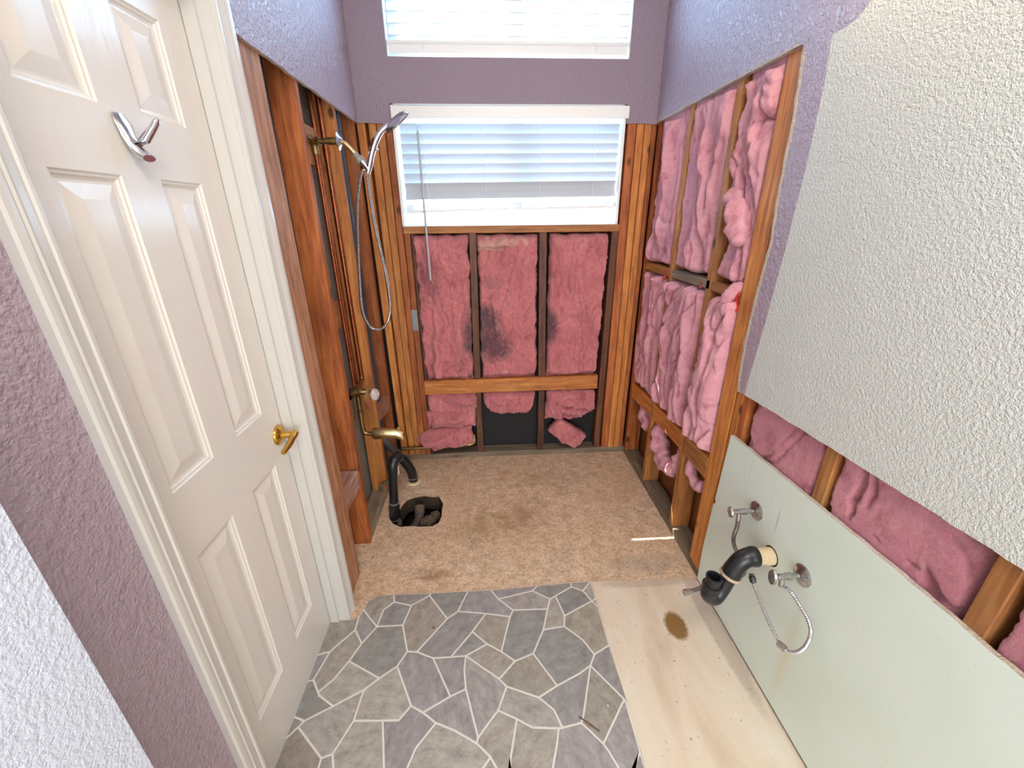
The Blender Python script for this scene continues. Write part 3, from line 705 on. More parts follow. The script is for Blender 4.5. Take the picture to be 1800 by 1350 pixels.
# robe hook
hk = V((DX, -1.50, 1.684)); h = MB()
def loft(mb, secs):
    m_ = len(secs[0]); vs = [p for s in secs for p in s]; fs = []
    for i in range(len(secs)-1):
        for k in range(m_): fs.append((i*m_+k, i*m_+(k+1) % m_, (i+1)*m_+(k+1) % m_, (i+1)*m_+k))
    fs.append(tuple(range(m_))[::-1]); fs.append(tuple((len(secs)-1)*m_+k for k in range(m_))); mb.add(vs, fs)
def sec(c, a, b, n=12): c = V(c); a = V(a); b = V(b); return [c+a*math.cos(2*math.pi*k/n)+b*math.sin(2*math.pi*k/n) for k in range(n)]
loft(h, [sec(hk+V((.003, -.004, .034)), (0, .015, 0), (.003, 0, 0)), sec(hk+V((.006, -.002, .018)), (0, .020, 0), (.006, 0, 0)), sec(hk+V((.008, 0, -.005)), (0, .017, 0), (.008, 0, 0)),
         sec(hk+V((.013, .003, -.024)), (0, .015, 0), (.011, 0, .003)), sec(hk+V((.022, .004, -.036)), (0, .016, 0), (.008, 0, .008)), sec(hk+V((.030, .005, -.040)), (0, .017, 0), (.003, 0, .006))])
hook = h.build('robe_hook', MAT['chrome'], door, smooth=True); hook['label'] = 'chrome robe hook with an upturned prong'
h = MB(); loft(h, [sec(hk+V((.016, .002, -.020)), (0, .011, 0), (.006, 0, .008)), sec(hk+V((.030, .008, -.008)), (0, .0095, .0), (.006, 0, -.006)), sec(hk+V((.046, .014, .012)), (0, .008, 0), (.005, 0, -.004)), sec(hk+V((.056, .018, .026)), (0, .0075, 0), (.004, 0, -.003)), sec(hk+V((.058, .019, .029)), (0, .005, 0), (.002, 0, -.002))]); h.build('prong', MAT['chrome'], hook, smooth=True)

# ------------------------------------------------------------------ RIGHT WALL
def fR(a, b, d): return (d, a, b)
cut = [(0, ZC+.0), (-1.079, ZC)]+[(-1.085, 1.93), (-1.100, 1.80), (-1.104, 1.60), (-1.118, 1.45), (-1.103, 1.28), (-1.095, 1.10), (-1.105, .98), (-1.114, .934)]
low = [(-1.30, .944), (-1.527, .953), (-1.714, .958), (-1.90, .964), (-2.3, .968), (-3.6, .97)]
paint = [(-1.155, .937), (-1.180, 1.20), (-1.196, 1.43), (-1.204, 1.672), (-1.200, 1.85), (-1.188, 1.955), (-1.236, 1.957), (-1.262, 1.962), (-1.290, 1.98), (-1.312, 2.02), (-1.34, 2.06), (-1.6, 2.08), (-2.4, 2.08)]
cj = [(0, ZC)]+jag(cut+low, .022, .0045, 9, skip=(0,))[1:]
cj = jag([(0, ZC), (-1.079, ZC)], .03, .004, 2)[:-1]+jag(cut[1:], .018, .004, 9)
i_ = min(range(len(cj)), key=lambda k: abs(cj[k][0]-cut[-1][0])+abs(cj[k][1]-cut[-1][1]))
while len(cj) > i_+1: cj.pop()
lav = cj[:i_+1]+[paint[0]]+paint[1:]+[(-2.4, ZTOP), (0, ZTOP)]
lowj = jag([paint[0]]+low, .022, .003, 12, skip=(6,))
lowj = [p for p in lowj if p[0] >= -3.61][:]
wr_ = MB(); wr_.prism(lav, fR, XR, XRS-.0005, 0, 2)
whp = [paint[0]]+[p for p in lowj[1:] if p[0] < -1.156 and p[1] > .9]+[(-3.6, ZTOP), (-2.4, ZTOP)]+paint[::-1][:-1]
whp = whp[:1]+sorted([p for p in whp[1:] if p[1] < 1.0], key=lambda p: -p[0])+[(-3.6, ZTOP), (-2.4, ZTOP)]+paint[::-1][:-1]
wr_.prism(whp, fR, XR, XRS-.0005, 1, 2)
wall_right = wr_.build('wall_right', [MAT['lavender'], MAT['white_wall'], MAT['gypsum']], fix=False); tag(wall_right, kind='structure')
for p in wall_right.data.polygons: pass
# torn paper along the vertical cut
tp = MB(); ins_ = []; ed = [p for p in cj if p[1] < 1.965]
outp = [(p[0]-.010-.006*abs(noise.noise(V((p[1]*35, 3, 0)))), p[1]) for p in ed]
tp.prism(ed+outp[::-1], fR, XR-.0012, XR+.0002); tp.build('torn_paper_edge', MAT['gypsum'], wall_right)
tp = MB(); ed = [(-.01-.03*i, ZC+.001) for i in range(36)]; outp = [(p[0], ZC+.007+.004*noise.noise(V((p[0]*40, 8, 0)))) for p in ed]
tp.prism(ed+outp[::-1], fR, XR-.001, XR+.0002); tp.build('torn_paper_edge', MAT['gypsum'], wall_right)
# lower panel
lpn = jag([(-1.132, .762), (-1.482, .775), (-1.78, .786), (-2.04, .788), (-3.6, .79)], .025, .003, 17, skip=(4,))[:-1]
lpn = [p for p in lpn if p[0] > -2.045]+[(-3.6, .79), (-3.6, .006), (-1.112, .02), (-1.106, .20), (-1.114, .43), (-1.127, .447), (-1.118, .46)]
g = MB(); g.prism(lpn, fR, XR, XRS-.0005, 0, 1); low_board = g.build('lower_board', [MAT['green'], MAT['gypsum']], wall_right, fix=False)
for o in (wall_right, low_board):
    bm = bmesh.new(); bm.from_mesh(o.data); bmesh.ops.recalc_face_normals(bm, faces=bm.faces); bm.to_mesh(o.data); bm.free()
MB().box((1.652, -3.6, 0), (1.664, .1, ZTOP)).build('far_side_board', MAT['cavity_dark'], wall_right)
XCR = XRS+.089/2
def rstud(y0, y1, z0, z1, mat, tilt=0): return board('stud', (XCR, (y0+y1)/2, z0), (XCR, (y0+y1)/2+tilt, z1), y1-y0, .089, (0, 1, 0), mat, wall_right)
rstud(-.040, -.003, .039, 2.2, WR)
rstud(-.395, -.357, .039, 2.2, WL, tilt=-.012)
rstud(-.800, -.762, .039, 2.2, WL, tilt=.030)
rstud(-1.088, -1.000, .039, 2.2, W_, tilt=.0)
rstud(-1.137, -1.099, .039, 2.2, W_); rstud(-1.172, -1.140, .039, 2.2, WR)
rstud(-1.562, -1.522, .039, 2.2, WL); rstud(-1.965, -1.925, .039, 2.2, WL); rstud(-2.37, -2.33, .039, 2.2, WL)
board('bottom_plate', (XCR, -.003, .019), (XCR, -3.0, .019), .038, .089, (0, 0, 1), WG, wall_right)
board('blocking', (XCR, -.042, 1.262), (XCR, -.366, 1.260), .038, .089, (0, 0, 1), WL, wall_right)
board('blocking', (XCR, -.408, 1.262), (XCR, -.772, 1.262), .038, .089, (0, 0, 1), WG, wall_right)
board('blocking', (XCR, -.790, 1.262), (XCR, -.998, 1.255), .038, .089, (0, 0, 1), WL, wall_right)
board('let_in_block', (XRS+.017, -.042, .485), (XRS+.017, -.357, .505), .090, .036, (0, 0, 1), W_, wall_right)
board('let_in_block', (XRS+.017, -.398, .505), (XRS+.017, -.762, .520), .092, .036, (0, 0, 1), W_, wall_right)
board('let_in_block', (XRS+.017, -.803, .522), (XRS+.017, -.998, .525), .100, .040, (0, 0, 1), WL, wall_right)

# ------------------------------------------------------------------ REST OF THE ROOM (out of view)
tag(MB().box((-.2, -5.2, ZTOP), (2.4, .13, ZTOP+.03)).build('ceiling', MAT['ceiling']), kind='structure')
tag(MB().box((2.3, -5.2, 0), (2.4, -3.62, ZTOP)).build('wall_east', MAT['bedroom_wall']), kind='structure')
tag(MB().box((1.53, -3.66, 0), (2.3, -3.60, ZTOP)).build('wall_partition', MAT['bedroom_wall']), kind='structure')
tag(MB().box((-.2, -5.2, 0), (-.1, -3.6, ZTOP)).build('wall_west', MAT['bedroom_wall']), kind='structure')
tag(MB().box((-.1, -5.2, 0), (2.3, -5.1, ZTOP)).build('wall_rear', MAT['bedroom_wall']), kind='structure')

# ------------------------------------------------------------------ INSULATION
def sq(t): t = max(0., min(1., t)); return math.sqrt(max(0., 1-(1-t)**2))
def batt(label, O, U, Vv, Nn, w, h, depth, seed, mat, amp=.022, freq=9, streak=.55, group='insulation batts', eu=.06, ev=.04, dmax=None, prof=None, wfun=None, res=.0062, name='insulation_batt', cut=None, edge=.010, nf=5, fa=.024, fdir='v'):
    nu = max(12, int(w/res)); nv = max(12, int(h/res)); O = V(O); U = V(U); Vv = V(Vv); Nn = V(Nn)
    vs = []; S = seed*7.31
    eu = max(eu, .03); rg = random.Random(seed*13+5)
    folds = [(rg.uniform(.1, .9), rg.uniform(-.25, .25), rg.uniform(.1, .9), rg.uniform(.15, .45), rg.uniform(.5, 1.2), rg.choice((-1, 1)), rg.uniform(.014, .032)) for _ in range(nf)]
    for j in range(nv+1):
        v = j/nv
        a, b = wfun(v) if wfun else (0., 1.)
        for i in range(nu+1):
            u = i/nu; uu = a+(b-a)*u; x = uu*w; z = v*h
            ru = sq(min(u, 1-u)/eu); rv = sq(min(v, 1-v)/ev); r = ru*rv
            q = V((x*freq, z*freq*streak, S))
            wp = V((noise.noise(q*.6+V((3, 1, 7))), noise.noise(q*.6+V((9, 5, 2))), 0))*1.3
            q2 = q+wp
            n1 = noise.noise(q2); cre = math.exp(-abs(noise.noise(q2*.6+V((5, 5, 5))))/.05)
            n2 = abs(noise.noise(q2*2.3)); n3 = noise.noise(q2*6.5); n4 = noise.noise(V((x*150, z*90, S)))+1.4*noise.noise(V((x*60+n1*4, z*38, S+9)))
            d = depth*r*(prof(uu, v) if prof else 1)+(amp*n1+amp*1.0*(n2-.25)+amp*.22*n3+.0018*n4-amp*.75*cre)*min(1., r*1.1)
            for (fu_, fs_, fv, fl, fk, sg, fw_) in folds:
                a_, b_, sa, sb_ = (u, v, w, h) if fdir == 'v' else (v, u, h, w)
                t_ = (b_-fv)/fl
                if abs(t_) < 1:
                    ds = (a_-(fu_+fs_*t_+.06*noise.noise(V((b_*h*9, S, fu_*9)))))*sa*sg
                    d += fa*fk*(1-t_*t_)*min(1., r)*(math.exp(-(ds/fw_)**2) if ds > 0 else math.exp(-(ds/(fw_*.22))**2))
            d = max(d, 0.0) if r > 0 else 0.0
            pz = (O+Vv*z).z
            if dmax: d = min(d, dmax(pz))
            jx = edge*noise.noise(V((z*14, S, u)))*(1 if (u < .5) else 1)+edge*.5*noise.noise(V((z*60, S, u*3)))
            jz = edge*noise.noise(V((x*16, S+5, v)))+edge*.5*noise.noise(V((x*70, S, v*3)))
            vs.append(O+U*(x+jx)+Vv*(z+jz)+Nn*d)
    fs = [(j*(nu+1)+i, j*(nu+1)+i+1, (j+1)*(nu+1)+i+1, (j+1)*(nu+1)+i) for j in range(nv) for i in range(nu)]
    rim = [i for i in range(nu+1)]+[j*(nu+1)+nu for j in range(1, nv+1)]+[nv*(nu+1)+i for i in range(nu-1, -1, -1)]+[j*(nu+1) for j in range(nv-1, 0, -1)]
    fs.append(tuple(rim[::-1]))
    me = bpy.data.meshes.new(name); c = O+U*(w/2)
    me.from_pydata([tuple(p-c) for p in vs], [], fs); me.materials.append(mat)
    me.polygons.foreach_set('use_smooth', [True]*len(me.polygons))
    if U.cross(Vv).dot(Nn) < 0: me.flip_normals()
    o = bpy.data.objects.new(name, me); C.objects.link(o); o.location = c
    return tag(o, label, 'insulation', group)
I1, I2, I3 = MAT['ins'], MAT['ins_side'], MAT['ins_strip']
yb = .096
bump = lambda v, c, s: math.exp(-((v-c)/s)**2)
# below the window: three long batts, pinched where the let-in board crosses
H = 1.44-.16
def pinch(z0, h, zl, hi):
    def f(u, v):
        z = z0+v*h; k = min(1., max(0., (abs(z-zl)-.052)/.03)); return .52+(.48+hi)*k
    return f
def round_bottom(z0, h, zr, zbot, xa=0., xb=1.):
    def f(v):
        z = z0+v*h
        if z >= zr: return (xa, xb)
        t = (zr-z)/(zr-z0); k = math.sqrt(max(.0, 1-t*t)); c = .5*(xa+xb); return (c-(c-xa)*max(k, .12), c+(xb-c)*max(k, .12))
    return f
B = 'insulation batts below the window'
def slant(l0, l1, r0, r1, inner=None):
    def f(v):
        a = l0+(l1-l0)*v; b = r0+(r1-r0)*v
        if inner:
            p, q = inner(v); c = (a+b)/2; return (c+(a-c)*(1-2*p), c+(b-c)*(2*q-1))
        return (a, b)
    return f
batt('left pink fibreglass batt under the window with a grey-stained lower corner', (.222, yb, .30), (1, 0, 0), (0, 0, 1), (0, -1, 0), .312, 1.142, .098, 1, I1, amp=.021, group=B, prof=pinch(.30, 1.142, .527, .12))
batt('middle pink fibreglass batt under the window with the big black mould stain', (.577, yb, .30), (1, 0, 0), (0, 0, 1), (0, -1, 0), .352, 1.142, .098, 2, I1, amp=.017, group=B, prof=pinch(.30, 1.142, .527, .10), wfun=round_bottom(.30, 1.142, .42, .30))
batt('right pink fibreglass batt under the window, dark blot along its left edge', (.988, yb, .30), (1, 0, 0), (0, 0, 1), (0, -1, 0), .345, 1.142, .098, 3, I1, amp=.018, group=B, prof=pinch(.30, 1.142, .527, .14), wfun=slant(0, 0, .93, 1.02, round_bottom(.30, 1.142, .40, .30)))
# crumpled lower pieces in front
batt('rolled pink fringe folded over at the top of the middle batt', (.580, .092, 1.335), (1, 0, 0), (0, 0, 1), (0, -1, 0), .345, .10, .098, 4, MAT['ins_pale'], nf=7, fdir='h', fa=.016, amp=.024, ev=.45, group='folded insulation pieces', name='insulation_fold')
batt('upper of the two pink wads bulging below the board on the left', (.220, .06, .335), (1, 0, 0), (0, 0, 1), (0, -1, 0), .325, .15, .082, 5, I1, nf=7, fdir='h', fa=.036, amp=.03, ev=.4, freq=13, group='folded insulation pieces', name='insulation_wad')
batt('lower of the two pink wads bulging below the board on the left', (.210, .05, .225), (1, 0, 0), (0, 0, 1), (0, -1, 0), .325, .14, .078, 6, I1, nf=7, fdir='h', fa=.036, amp=.028, ev=.4, freq=12, group='folded insulation pieces', name='insulation_wad')
batt('pink tuft spilling over the bottom plate at the left cripple stud', (.115, .03, .095), (1, 0, 0), (0, 0, 1), (0, -1, 0), .41, .145, .090, 7, I1, nf=7, fdir='h', fa=.036, amp=.030, ev=.45, eu=.3, freq=11, group='folded insulation pieces', name='insulation_tuft', wfun=lambda v: (.0+.28*abs(v-.45)*1.6, 1-.06*v))
batt('crumpled pink wad below the board on the right', (.985, .05, .27), (1, 0, 0), (0, 0, 1), (0, -1, 0), .33, .20, .085, 8, I1, nf=7, fdir='h', fa=.036, amp=.03, ev=.35, freq=12, group='folded insulation pieces', name='insulation_wad', wfun=lambda v: (0, .72+.28*min(1, v*2.2)))
a0 = BY(962, 742, .0); a1 = BY(1035, 768, .0); a2 = BY(1002, 800, -.03)
fu = V((a1.x-a0.x, -.005, a1.z-a0.z)); fw = fu.length; fu.normalize(); fv = V((fu.z*-1, 0, fu.x)); 
batt('square pink flap hanging askew onto the bottom plate at the right', V((1.005, .055, .175)), (.80, 0, -.60), (.60, 0, .80), (0, -1, 0), .25, .135, .075, 9, I1, amp=.010, ev=.12, eu=.08, freq=8, group='folded insulation pieces', name='insulation_flap', edge=.004)
# right wall: axes U = -Y, N = -X
RB = 1.650
def rb(label, y0, y1, z0, z1, depth, seed, amp=.024, **k):
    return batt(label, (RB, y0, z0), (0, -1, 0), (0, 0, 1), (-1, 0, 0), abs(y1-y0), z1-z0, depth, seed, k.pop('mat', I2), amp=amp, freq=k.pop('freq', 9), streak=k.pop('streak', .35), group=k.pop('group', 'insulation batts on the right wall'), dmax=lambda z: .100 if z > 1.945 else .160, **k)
rb('pink batt in the upper bay next to the back corner, above the blocking', -.044, -.357, 1.285, 2.10, .105, 11, amp=.022)
rb('wide pink batt in the upper middle bay of the right wall', -.402, -.744, 1.285, 2.10, .112, 12, amp=.022)
rb('shaggy pink batt in the upper bay beside the thick end stud', -.806, -.990, 1.285, 2.10, .112, 13, amp=.036)
rb('pink batt in the lower bay next to the back corner of the right wall', -.044, -.352, .44, 1.238, .112, 14, amp=.026, prof=pinch(.44, .798, .497, .0))
rb('wide sagging pink batt in the lower middle bay, crossed by the sun streak', -.402, -.750, .46, 1.238, .125, 15, amp=.034, prof=pinch(.46, .778, .512, .1))
rb('crumpled pink batt in the lower bay beside the thick end stud', -.808, -.990, .48, 1.238, .122, 16, amp=.034, prof=pinch(.48, .758, .53, .1))
def rag_(label, pts, r, seed, mat=I2, nm='insulation_scrap', group='hanging insulation scraps'):
    p = resample(spline(pts, 12), .007); seg = 22; vs = []; n = len(p); t0 = (p[1]-p[0]).normalized(); nn = t0.orthogonal().normalized()
    c0 = p[n//2].copy()
    for i, q in enumerate(p):
        t = (p[min(i+1, n-1)]-p[max(0, i-1)]).normalized(); nn = (nn-t*nn.dot(t)).normalized(); b = t.cross(nn)
        rr = r*(.25+.75*sq(min(i, n-1-i)/max(1, n*.2)))
        for k in range(seg):
            a = 2*math.pi*k/seg; d = nn*math.cos(a)+b*math.sin(a); pt = q+d*rr
            k_ = 1+.55*noise.noise(pt*26+V((seed, 0, 0)))+.3*abs(noise.noise(pt*70+V((0, seed, 0)))); vs.append(q+d*rr*k_-c0)
    fs = [(i*seg+k, i*seg+(k+1) % seg, (i+1)*seg+(k+1) % seg, (i+1)*seg+k) for i in range(n-1) for k in range(seg)]
    fs += [tuple(range(seg))[::-1], tuple((n-1)*seg+k for k in range(seg))]
    me = bpy.data.meshes.new(nm); me.from_pydata([tuple(v_) for v_ in vs], [], fs); me.materials.append(mat)
    me.polygons.foreach_set('use_smooth', [True]*len(me.polygons))
    bm = bmesh.new(); bm.from_mesh(me); bmesh.ops.recalc_face_normals(bm, faces=bm.faces); bm.to_mesh(me); bm.free()
    o = bpy.data.objects.new(nm, me); C.objects.link(o); o.location = c0; return tag(o, label, 'insulation', group)
rag_('short pink scrap hanging below the block nearest the back corner', [(1.60, -.10, .46), (1.595, -.17, .42), (1.59, -.25, .37), (1.59, -.30, .32)], .045, 21)
rag_('long pink loop drooping below the middle block', [(1.60, -.42, .47), (1.575, -.45, .38), (1.57, -.54, .29), (1.575, -.64, .285), (1.59, -.70, .36), (1.60, -.72, .46)], .040, 22)
rag_('small pink loop under the block beside the thick end stud', [(1.60, -.83, .50), (1.57, -.835, .43), (1.57, -.88, .375), (1.575, -.935, .38), (1.58, -.955, .42)], .024, 23)
rag_('pink strand draped over the pale blocking by the red tag', [(1.555, -.99, 1.30), (1.530, -.965, 1.27), (1.525, -.93, 1.20), (1.54, -.90, 1.12), (1.55, -.87, 1.05)], .022, 24)
rag_('loose pink bundle bulging at mid height beside the thick end stud', [(1.56, -.82, 1.60), (1.535, -.87, 1.57), (1.53, -.92, 1.50), (1.545, -.95, 1.42)], .034, 25)
rag_('pink bundle standing out low in the bay beside the thick end stud', [(1.56, -.84, .80), (1.535, -.87, .86), (1.53, -.93, .90), (1.55, -.97, .92)], .030, 26)
# gap under the mirror area
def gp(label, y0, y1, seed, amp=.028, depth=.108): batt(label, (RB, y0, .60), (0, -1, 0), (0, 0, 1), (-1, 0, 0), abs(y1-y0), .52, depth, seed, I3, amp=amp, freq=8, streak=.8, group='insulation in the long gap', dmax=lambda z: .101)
gp('pink batt at the far end of the long gap, beside the doubled studs', -1.176, -1.518, 31)
gp('pink batt in the middle of the long gap between two studs', -1.566, -1.920, 32)
gp('pink batt at the near end of the long gap, cut by the frame edge', -1.970, -2.325, 33)

# red plastic tags on the blocking
for k, (px, py, lab) in enumerate(((1168, 484, 'red tag on the blocking nearest the back corner'), (1232, 500, 'small red tag on the grey blocking by the middle stud'), (1292, 528, 'largest red tag against the thick end stud'))):
    p = LX(px, py, XRS-.004); s = (.022, .012, .034)[k]; mb = MB(); vs = []
    for j in range(7):
        for i in range(5):
            y = (i/4-.5)*s*1.2+.004*noise.noise(V((i, j, k))); z = (j/6-.5)*s*2.2; x = -.006*math.cos(j*.9+k)-.004*noise.noise(V((i*.7, j*.7, k+3)))
            vs.append((x, y, z))
    fs = [(j*5+i, j*5+i+1, j*5+i+6, j*5+i+5) for j in range(6) for i in range(4)]
    off = len(vs); vs2 = [(x+.0018, y, z) for x, y, z in vs]; mb.add(vs+vs2, fs+[tuple(a+off for a in f[::-1]) for f in fs])
    me = mb; o = me.build('plastic_tag', MAT['red_tape'], smooth=True); o.location = p; tag(o, lab, 'tag', 'red plastic tags')

# ------------------------------------------------------------------ SHOWER
SY = -.53
def P(x, z, y=SY): return V((x, y, z))
t = empty('hand_shower', (0.066, SY, 1.814), 'chrome hand shower on a brass arm with a looped metal hose', 'shower')
mb = MB(); mb.lathe(P(.058, 1.814), (1, 0, 0), [(0, .034), (.003, .034), (.007, .028), (.012, .016), (.016, .012)], 24); mb.build('flange', MAT['chrome'], t, smooth=True)
mb = MB(); mb.tube([P(-.02, 1.814), P(.02, 1.814), P(.060, 1.814)], .0105, 12); mb.lathe(P(.02, 1.814), (1, 0, 0), [(0, .0135), (.035, .0135)], 12); mb.build('nipple', MAT['brass_old'], t, smooth=True)
mb = MB(); mb.tube(spline([P(.06, 1.814), P(.082, 1.806), P(.100, 1.788), P(.122, 1.763)], 6), .0095, 14); mb.build('shower_arm', MAT['brass_pale'], t, smooth=True)
ad = (P(.15, 1.728)-P(.118, 1.768)).normalized()
mb = MB(); mb.lathe(P(.116, 1.770), ad, [(0, .0125), (.018, .0125), (.020, .015), (.021, .0185), (.036, .0185), (.038, .016)], 14); mb.build('swivel_nut', MAT['grey_plastic'], t)
mb = MB(); mb.lathe(P(.140, 1.742), ad, [(-.004, .013), (.010, .013), (.022, .0115), (.034, .013), (.042, .011)], 14)
mb.tube(spline([P(.150, 1.725), P(.160, 1.712), P(.170, 1.722), P(.178, 1.742)], 6), .009, 12); mb.build('holder', MAT['chrome'], t, smooth=True)
mb = MB(); hp = spline([P(.158, 1.700), P(.170, 1.735), P(.186, 1.778), P(.206, 1.818), P(.232, 1.850), P(.262, 1.872)], 6)
mb.tube(hp, [.0105+.004*math.sin(min(1, i/len(hp)*1.3)*3.0) for i in range(len(hp))], 14); mb.lathe(P(.197, 1.792), (.75, 0, -.5), [(.008, .006), (.017, .005), (.019, .003)], 10)
hn = mb.build('handle', MAT['chrome'], t, smooth=True)
nrm = V((.55, .36, -.76)).normalized()
mb = MB(); mb.lathe(P(.290, 1.884)-nrm*.012, nrm, [(0, .014), (.003, .038), (.010, .055), (.018, .060), (.023, .0585), (.024, .050)], 28); mb.build('spray_head', MAT['chrome'], t, smooth=True)
mb = MB(); mb.lathe(P(.290, 1.884)+nrm*.0115, nrm, [(0, .044), (.002, .043)], 24); mb.build('spray_face', MAT['grey_plastic'], t)
mb = MB(); ribbed(mb, [P(.150, 1.712, SY+.004), BY(635, 306, SY), BY(628, 360, SY), BY(629, 430, SY), BY(632, 500, SY), BY(637, 548, SY), BY(651, 575, SY), BY(668, 579, SY), BY(682, 564, SY), BY(686, 535, SY), BY(680, 490, SY), BY(669, 440, SY), BY(658, 390, SY), BY(650, 340, SY), BY(646, 308, SY), P(.158, 1.702)], .0068, .84, .0019, 10)
mb.build('hose', MAT['chrome_old'], t, smooth=False)
# copper plumbing
t = empty('copper_pipe', (-.04, -.518, .75), 'thin copper riser pipe ending in a brass elbow behind the shower arm', 'pipe', 'copper pipes')
mb = MB(); mb.tube([(-.04, -.518, .76), (-.04, -.518, 1.79)], .0085, 12); mb.build('riser', MAT['copper'], t, smooth=True)
mb = MB(); mb.tube(spline([(-.04, -.518, 1.77), (-.040, -.520, 1.80), (-.030, -.526, 1.814), (-.015, -.53, 1.814)], 5), .015, 12); mb.box((-.052, -.560, 1.800), (-.046, -.485, 1.83)); mb.build('drop_ear_elbow', MAT['brass_old'], t, smooth=True)
t = empty('copper_pipe', (-.045, -.37, .75), 'thicker reddish copper pipe running up behind the shower arm', 'pipe', 'copper pipes')
mb = MB(); mb.tube([(-.045, -.372, .74), (-.045, -.375, 2.3)], .0115, 12); mb.lathe((-.045, -.373, 1.78), (0, 0, 1), [(0, .0145), (.03, .0145)], 12); mb.build('riser', MAT['copper'], t, smooth=True)
t = empty('copper_pipe', (-.06, -.40, .75), 'slim copper pipe beside the thick one, left of the third stud', 'pipe', 'copper pipes')
mb = MB(); mb.tube([(-.065, -.415, .72), (-.065, -.415, 2.3)], .0085, 12); mb.build('riser', MAT['copper'], t, smooth=True)
mb = MB(); mb.tube([(-.05, -.17, .02), (-.05, -.175, 2.3)], .026, 20); o = mb.build('vent_pipe', MAT['vent'], smooth=True); tag(o, 'dark blue-grey vent pipe standing between the studs by the back corner', 'pipe')
# valve
t = empty('shower_valve', (-.03, SY, .735), 'old brass shower valve with a clear faceted knob and a gold-edged oval plate', 'valve')
mb = MB(); mb.lathe((-.062, SY, .735), (1, 0, 0), [(0, .018), (.02, .022), (.045, .022), (.05, .016), (.085, .014), (.095, .010)], 16)
mb.tube([(-.045, -.60, .735), (-.045, -.46, .735)], .013, 12); mb.lathe((-.045, -.60, .735), (0, 1, 0), [(0, .018), (.02, .018)], 6); mb.lathe((-.045, -.48, .735), (0, 1, 0), [(0, .018), (.02, .018)], 6)
mb.tube(spline([(-.045, -.47, .735), (-.045, -.42, .735), (-.045, -.385, .74), (-.045, -.372, .76)], 5), .010, 10)
mb.tube([(-.045, -.585, .735), (-.05, -.585, .58)], .010, 10)
mb.build('valve_body', MAT['brass_old'], t, smooth=True)
pl = MB(); secs = []
def wav(yy, zz_): return .030+.016*((zz_)/.085)**2*(1 if zz_ > 0 else .1)-.006*(yy/.05)**2
vs = []; R_ = 8; S_ = 28
for r in range(R_+1):
    for k in range(S_):
        a = 2*math.pi*k/S_; y = .048*r/R_*math.cos(a); z = .082*r/R_*math.sin(a); vs.append((wav(y, z), SY+y, .707+z))
fs = [(r*S_+k, r*S_+(k+1) % S_, (r+1)*S_+(k+1) % S_, (r+1)*S_+k) for r in range(R_) for k in range(S_)]
off = len(vs); vs2 = [(x-.003, y, z) for x, y, z in vs]
rim = [(R_*S_+k, R_*S_+(k+1) % S_, off+R_*S_+(k+1) % S_, off+R_*S_+k) for k in range(S_)]
pl.add(vs+vs2, fs+[tuple(a+off for a in f[::-1]) for f in fs]+rim); pl.build('escutcheon_plate', MAT['brass_pale'], t, smooth=True)
mb = MB(); mb.lathe((.036, SY, .718), (1, 0, 0), [(0, .010), (.004, .018), (.012, .029), (.026, .031), (.036, .024), (.042, .010)], 10); mb.build('knob', MAT['crystal'], t)
mb = MB(); mb.lathe((.0775, SY, .718), (1, 0, 0), [(0, .009), (.002, .008)], 12); mb.build('knob_cap', MAT['chrome'], t)
# spout with its drop pipe
t = empty('tub_spout', (.01, SY, .50), 'pale brass tub spout on an elbowed drop pipe below the valve', 'spout')
mb = MB(); mb.tube(spline([(-.026, SY, .712), (-.028, SY, .62), (-.028, SY, .54), (-.022, SY, .508), (.0, SY, .500), (.022, SY, .500)], 6), .0115, 12); mb.lathe((-.028, SY, .60), (0, 0, 1), [(0, .0145), (.03, .0145)], 12); mb.build('drop_pipe', MAT['brass_old'], t, smooth=True)
mb = MB()
loft(mb, [sec((.018, SY, .500), (0, .026, 0), (0, 0, .030), 18), sec((.028, SY, .500), (0, .029, 0), (0, 0, .033), 18), (sec((.09, SY, .499), (0, .026, 0), (0, 0, .027), 18)), sec((.14, SY, .492), (0, .023, 0), (.004, 0, .026), 18), sec((.163, SY, .482), (0, .022, 0), (.012, 0, .024), 18), sec((.168, SY, .466), (0, .019, 0), (.014, 0, .010), 18)])
mb.build('spout_body', MAT['brass_pale'], t, smooth=True)
mb = MB(); mb.lathe((.150, SY, .512), (0, 0, 1), [(0, .005), (.010, .005), (.012, .009), (.017, .009), (.019, .006)], 14); mb.build('diverter_knob', MAT['brass_pale'], t, smooth=True)
# low horizontal copper pipe by the back corner
mb = MB(); mb.tube(spline([(.03, -.030, .108), (.12, -.028, .108), (.30, -.024, .110), (.46, -.02, .112), (.50, -.012, .118), (.512, .0, .135), (.512, .012, .17)], 5), .010, 12)
o = mb.build('copper_pipe', MAT['brass_old'], smooth=True); tag(o, 'dull horizontal pipe low across the back corner, under the pink tuft', 'pipe', 'copper pipes')
mb = MB(); mb.tube([(-.02, -.42, .085), (.01, -.35, .085), (.012, -.30, .085)], .010, 12); mb.lathe((-.022, -.425, .085), (.4, .9, 0), [(0, .016), (.018, .016)], 6)
o = mb.build('stub_pipe', metal('verdigris_pipe', '98a488', .5), smooth=True); tag(o, 'short green-tinged stub pipe at the foot of the third stud', 'pipe')

